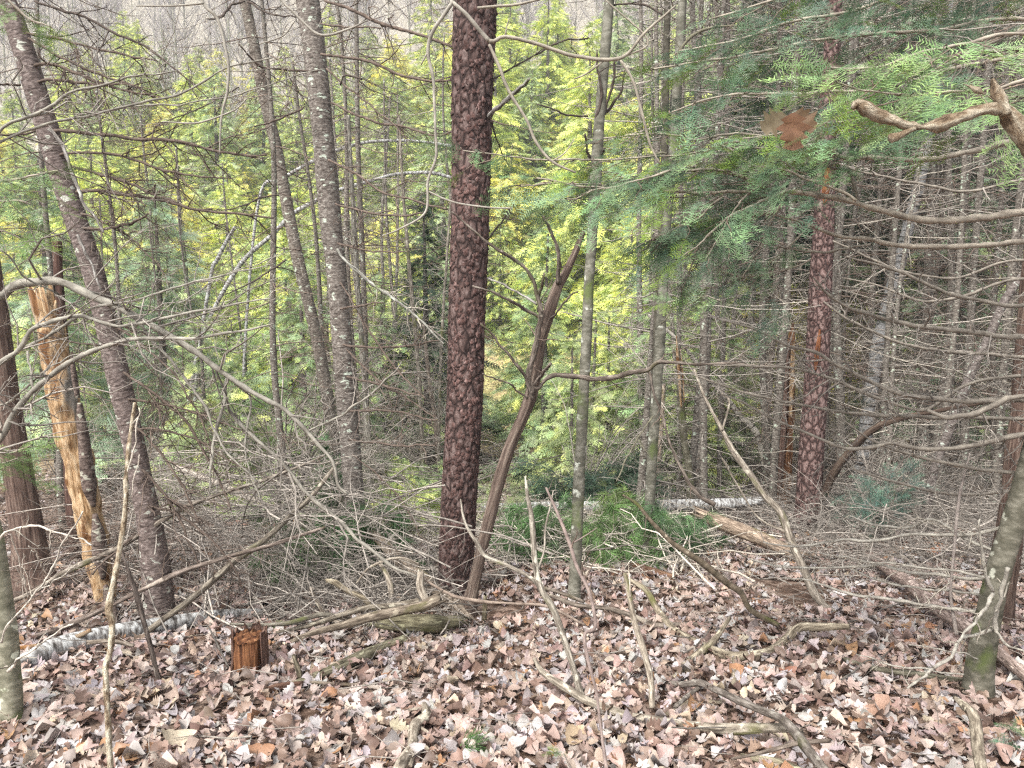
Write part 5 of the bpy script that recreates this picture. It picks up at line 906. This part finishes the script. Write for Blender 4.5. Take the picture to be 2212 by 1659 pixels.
# the clearing seen between the dark pine and the crooked tree stays open
clear = lambda u, y: (-.06 < u < .075 and y > 9)
stand((.2, .8), 22, 14, 26, DS[:3], 'slim grey dead spruce far back right of the dark pine', 'dead_spruce', 'dead spruces far back at right', 75, .9, avoid=clear, sc=(.6, .95))
stand((.16, .8), 50, 8.5, 15, DS[:3], 'thin dead spruce with many bare twigs in the dark stand at right', 'dead_spruce', 'dead spruces in the dark stand at right', 71, avoid=clear)
stand((.3, .85), 40, 17, 30, DS[1:], 'dark thin spruce further back in the stand at right', 'spruce_tree', 'spruces deep in the stand at right', 72, 1.0, avoid=clear)
stand((-.22, -.02), 9, 10, 18, DS[:3], 'bare twiggy dead spruce in the gap left of the dark pine', 'dead_spruce', 'dead spruces left of the dark pine', 73, avoid=clear)
stand((-.7, -.18), 20, 8, 18, DS[:3], 'bare twiggy dead spruce behind the left hand trunks', 'dead_spruce', 'dead spruces behind the left hand trunks', 74, avoid=clear, sc=(.45, .8))
YL = (.5, .58, .26)
def conifer(Ht, Rc, z0, colr, tm, dens, sc=.5, tip=.15, shape=.75):
    T = MB(); T.addt(tube(np.array([[0, 0, -.3], [0, 0, Ht * .5], [.05, 0, Ht * .97]]), np.array([Ht * .016, Ht * .011, .02]), 8, .3, d_spruce)); return [('trunk', T.mesh('trunk', spruce_m), None), ('crown', crown_mesh(z0, Ht, Rc, colr, g, tm, dens, sc, tip, shape), 'stuff')]
CF_LOW = [conifer(3.2, 2.0, .1, YL, CO2, 22, .5), conifer(2.6, 2.2, .1, (.42, .52, .28), CO2, 22, .5)]
BU = [bush_mesh(2.6, 14, g, TW['grey'] * 1.1), bush_mesh(2.0, 16, g, TW['pale'] * .95), bush_mesh(3.2, 12, g, TW['grey'] * .8)]
def scatter_bush(xs, n, y0, y1, label, group, seed, sc):
    g = np.random.default_rng(seed)
    for i in range(n):
        y = math.sqrt(g.uniform(y0 * y0, y1 * y1)); x = g.uniform(*xs) * y
        if -.07 < x / y < .08 and y > 8: continue
        make_tree(BU[g.integers(3)], 'bare_bush', label, 'bush', (x, y, h1(x, y) - .03), g.uniform(0, 6.28), g.uniform(*sc), group, (g.normal(0, .2), g.normal(0, .2)))
scatter_bush((-.62, -.12), 20, 7.5, 13, 'bare grey twiggy bush in the tangle behind the left trunks', 'bare bushes behind the left trunks', 61, (.7, 1.2))
scatter_bush((.1, .8), 34, 8.5, 16, 'bare grey twiggy bush among the trunks at right', 'bare bushes among the right hand trunks', 62, (.5, 1.1))
stand((-.5, -.08), 16, 8.5, 14, CF_LOW, 'low pale green hemlock seedling in the gully at left', 'hemlock_seedling', 'hemlock seedlings in the gully at left', 88, .5, sc=(.16, .34))
scatter_bush((-.5, .3), 26, 13, 24, 'bare twiggy bush on the valley floor', 'bare bushes on the valley floor', 63, (.6, 1.1))
# green trees of the valley and the far slope
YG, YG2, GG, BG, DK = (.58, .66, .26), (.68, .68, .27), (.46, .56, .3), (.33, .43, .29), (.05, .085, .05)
def conifer(Ht, Rc, z0, colr, tm, dens, sc=.5, tip=.15, shape=.75):
    T = MB(); T.addt(tube(np.array([[0, 0, -.3], [0, 0, Ht * .5], [.05, 0, Ht * .97]]), np.array([Ht * .016, Ht * .011, .02]), 8, .3, d_spruce)); return [('trunk', T.mesh('trunk', spruce_m), None), ('crown', crown_mesh(z0, Ht, Rc, colr, g, tm, dens, sc, tip, shape), 'stuff')]
CF = {'y': [conifer(9, 2.3, .5, YG, CO, 22, .5, .3), conifer(7, 2.1, .4, YG2, CO, 24, .5, .3, .6)], 'g': [conifer(9, 2.2, .6, GG, CO, 22), conifer(7, 1.9, .4, (.5, .58, .26), CO, 24, .5, .2, .6)], 'b': [conifer(8, 2.0, 1.2, BG, CO2, 15, .45)], 'd': [conifer(9, 2.0, .3, DK, CO, 22)], 's': [conifer(5, 1.4, .3, (.34, .45, .24), CO2, 18, .4), conifer(4, 1.3, .2, (.44, .52, .26), CO2, 18, .4)]}
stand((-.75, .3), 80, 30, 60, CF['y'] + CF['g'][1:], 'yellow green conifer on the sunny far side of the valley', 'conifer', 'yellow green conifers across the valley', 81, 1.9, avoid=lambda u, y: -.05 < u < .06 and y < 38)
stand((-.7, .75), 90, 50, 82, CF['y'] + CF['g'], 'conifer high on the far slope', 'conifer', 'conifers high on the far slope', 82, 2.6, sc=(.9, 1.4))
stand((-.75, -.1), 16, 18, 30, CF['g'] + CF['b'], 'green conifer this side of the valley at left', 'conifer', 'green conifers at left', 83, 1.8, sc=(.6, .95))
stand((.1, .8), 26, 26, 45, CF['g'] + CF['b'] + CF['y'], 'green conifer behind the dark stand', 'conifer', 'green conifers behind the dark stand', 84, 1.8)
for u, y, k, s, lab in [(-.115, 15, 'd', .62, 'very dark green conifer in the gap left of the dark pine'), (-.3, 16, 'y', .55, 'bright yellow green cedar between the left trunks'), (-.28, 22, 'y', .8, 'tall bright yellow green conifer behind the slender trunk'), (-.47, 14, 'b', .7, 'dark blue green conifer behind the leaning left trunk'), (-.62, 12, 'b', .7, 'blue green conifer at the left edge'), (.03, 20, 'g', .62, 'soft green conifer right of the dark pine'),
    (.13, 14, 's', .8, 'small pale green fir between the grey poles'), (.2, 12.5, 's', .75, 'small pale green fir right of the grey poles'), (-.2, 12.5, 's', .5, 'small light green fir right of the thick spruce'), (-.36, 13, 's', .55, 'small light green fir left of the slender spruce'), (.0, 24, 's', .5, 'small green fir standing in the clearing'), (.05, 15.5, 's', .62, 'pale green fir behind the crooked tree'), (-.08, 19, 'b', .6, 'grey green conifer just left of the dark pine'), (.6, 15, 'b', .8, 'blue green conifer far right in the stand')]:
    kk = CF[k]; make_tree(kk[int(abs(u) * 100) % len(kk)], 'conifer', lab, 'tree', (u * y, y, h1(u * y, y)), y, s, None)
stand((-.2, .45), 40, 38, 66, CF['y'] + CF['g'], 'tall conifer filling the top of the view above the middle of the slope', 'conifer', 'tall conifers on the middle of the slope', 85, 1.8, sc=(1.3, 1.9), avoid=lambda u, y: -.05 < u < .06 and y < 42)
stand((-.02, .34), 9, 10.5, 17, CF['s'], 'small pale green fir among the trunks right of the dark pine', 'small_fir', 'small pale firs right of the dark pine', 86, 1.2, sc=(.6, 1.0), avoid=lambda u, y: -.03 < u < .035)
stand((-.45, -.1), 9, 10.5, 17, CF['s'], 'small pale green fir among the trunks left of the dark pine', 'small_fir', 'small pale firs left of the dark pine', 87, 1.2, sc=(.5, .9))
# bare grey hardwoods on top of the slope
def bare_tree(Ht, g):
    T = MB(); T.addt(tube(np.array([[0, 0, -.3], [.1, .1, Ht * .5], [.2, -.1, Ht]]), np.array([.14, .09, .03]), 6, .5)); nb = 26; zz = g.uniform(Ht * .25, Ht, nb); az = g.uniform(0, 6.28, nb); t = np.linspace(0, 1, 5); Ln = (Ht * 1.08 - zz) * .45 + .5
    d = nrm(np.stack([np.cos(az), np.sin(az), g.uniform(.9, 1.9, nb)], 1)); Pn = np.stack([0 * zz + .12, 0 * zz, zz], 1)[:, None] + d[:, None] * (Ln[:, None] * t)[..., None] + np.cumsum(g.normal(size=(nb, 5, 3)), 1) * .05; Rn = (Ln * .013)[:, None] * np.linspace(1, .3, 5)
    D = MB(); addtwigs(D, Pn, Rn, 4, np.array([.5, .47, .47]), g); A, Ar = grow(list(Pn), list(Rn), 4, (.5, 1.8), seed=5, K=4, droop=.25, maxr=.02); addtwigs(D, A, np.maximum(Ar, .009), 3, np.array([.56, .52, .53]), g)
    for k_ in range(len(T.C)): T.C[k_] = T.C[k_] * 2.2
    return [('trunk', T.mesh('trunk', smooth_m), None), ('branches', D.mesh('branches', twig_m), 'stuff')]
BT = [bare_tree(12, g), bare_tree(10, g), bare_tree(14, g)]
stand((-.75, .75), 200, 76, 140, BT, 'bare grey hardwood tree at the top of the far slope', 'bare_tree', 'bare hardwoods on the far slope', 91, 2.0)
stand((-.75, -.2), 40, 58, 90, BT, 'bare grey hardwood among the conifers high on the slope', 'bare_tree', 'bare hardwoods among the conifers', 92, 3.0)

# bleached bent birches and leaning dead trunks behind the left trunks
bw = P(470, 700, 12.5); bw[2] = h1(bw[0], bw[1])
for lab, dd, ss in [('white bent birch stem arching from lower left behind both spruces, lower of two', 12.5, ['440,720,8 516,576,10 587,508,9 633,462,10 676,437,9 729,412,8 800,391,7 854,377,7 925,373,8 975,384,7 1060,410,5']), ('white bent birch stem arching to the dark pine, upper of two', 12.8, ['560,430,6 608,388,8 669,352,8 729,324,8 783,309,7 836,304,7 907,306,6 975,316,7 1040,330,5']), ('short leaning white dead stem left of the slender spruce', 13, ['455,600,8 469,562,9 490,520,8 508,490,7'])]:
    b0 = P(*[float(v) for v in ss[0].split()[0].split(',')[:2]], dd); o = thing('bent_birch', lab, 'tree', (b0[0], b0[1], h1(b0[0], b0[1]))); b0[2] = h1(b0[0], b0[1])
    p, r = tr(ss[0], dd, dd); p = np.concatenate([[b0 + [-.5, 0, -.1], b0 * .5 + p[0] * .5 + [-.35, 0, 0]], p]); r = np.concatenate([[r[0] * 1.2, r[0] * 1.1], r]); mb = MB(); mb.addt(tube(p, r, 9, .05, d_smooth)); q = mb.build('trunk', old_birch_m, o, b0); a, w = smoothpath(p, r, 20); twiggy(o, b0, [a], [w], TW['grey'], seed=9, dens=5, L=(.3, 1.2), lev=2)

# thin spring haze in the valley
hb = MB(); x0, x1, y0, y1, z0, z1 = -560, 560, -12, 430, -12, 235
hb.add([[x0, y0, z0], [x1, y0, z0], [x1, y1, z0], [x0, y1, z0], [x0, y0, z1], [x1, y0, z1], [x1, y1, z1], [x0, y1, z1]], [[3, 2, 1, 0], [4, 5, 6, 7], [0, 1, 5, 4], [1, 2, 6, 5], [2, 3, 7, 6], [3, 0, 4, 7]])
hm = bpy.data.materials.new('haze'); hm.use_nodes = True; t = hm.node_tree; t.nodes.clear(); pv = t.nodes.new('ShaderNodeVolumePrincipled'); pv.inputs['Color'].default_value = (.93, .95, 1, 1); pv.inputs['Density'].default_value = .0022; pv.inputs['Anisotropy'].default_value = .2
ou = t.nodes.new('ShaderNodeOutputMaterial'); t.links.new(pv.outputs[0], ou.inputs['Volume']); hb.build('haze', hm, smooth=False, kind='stuff')
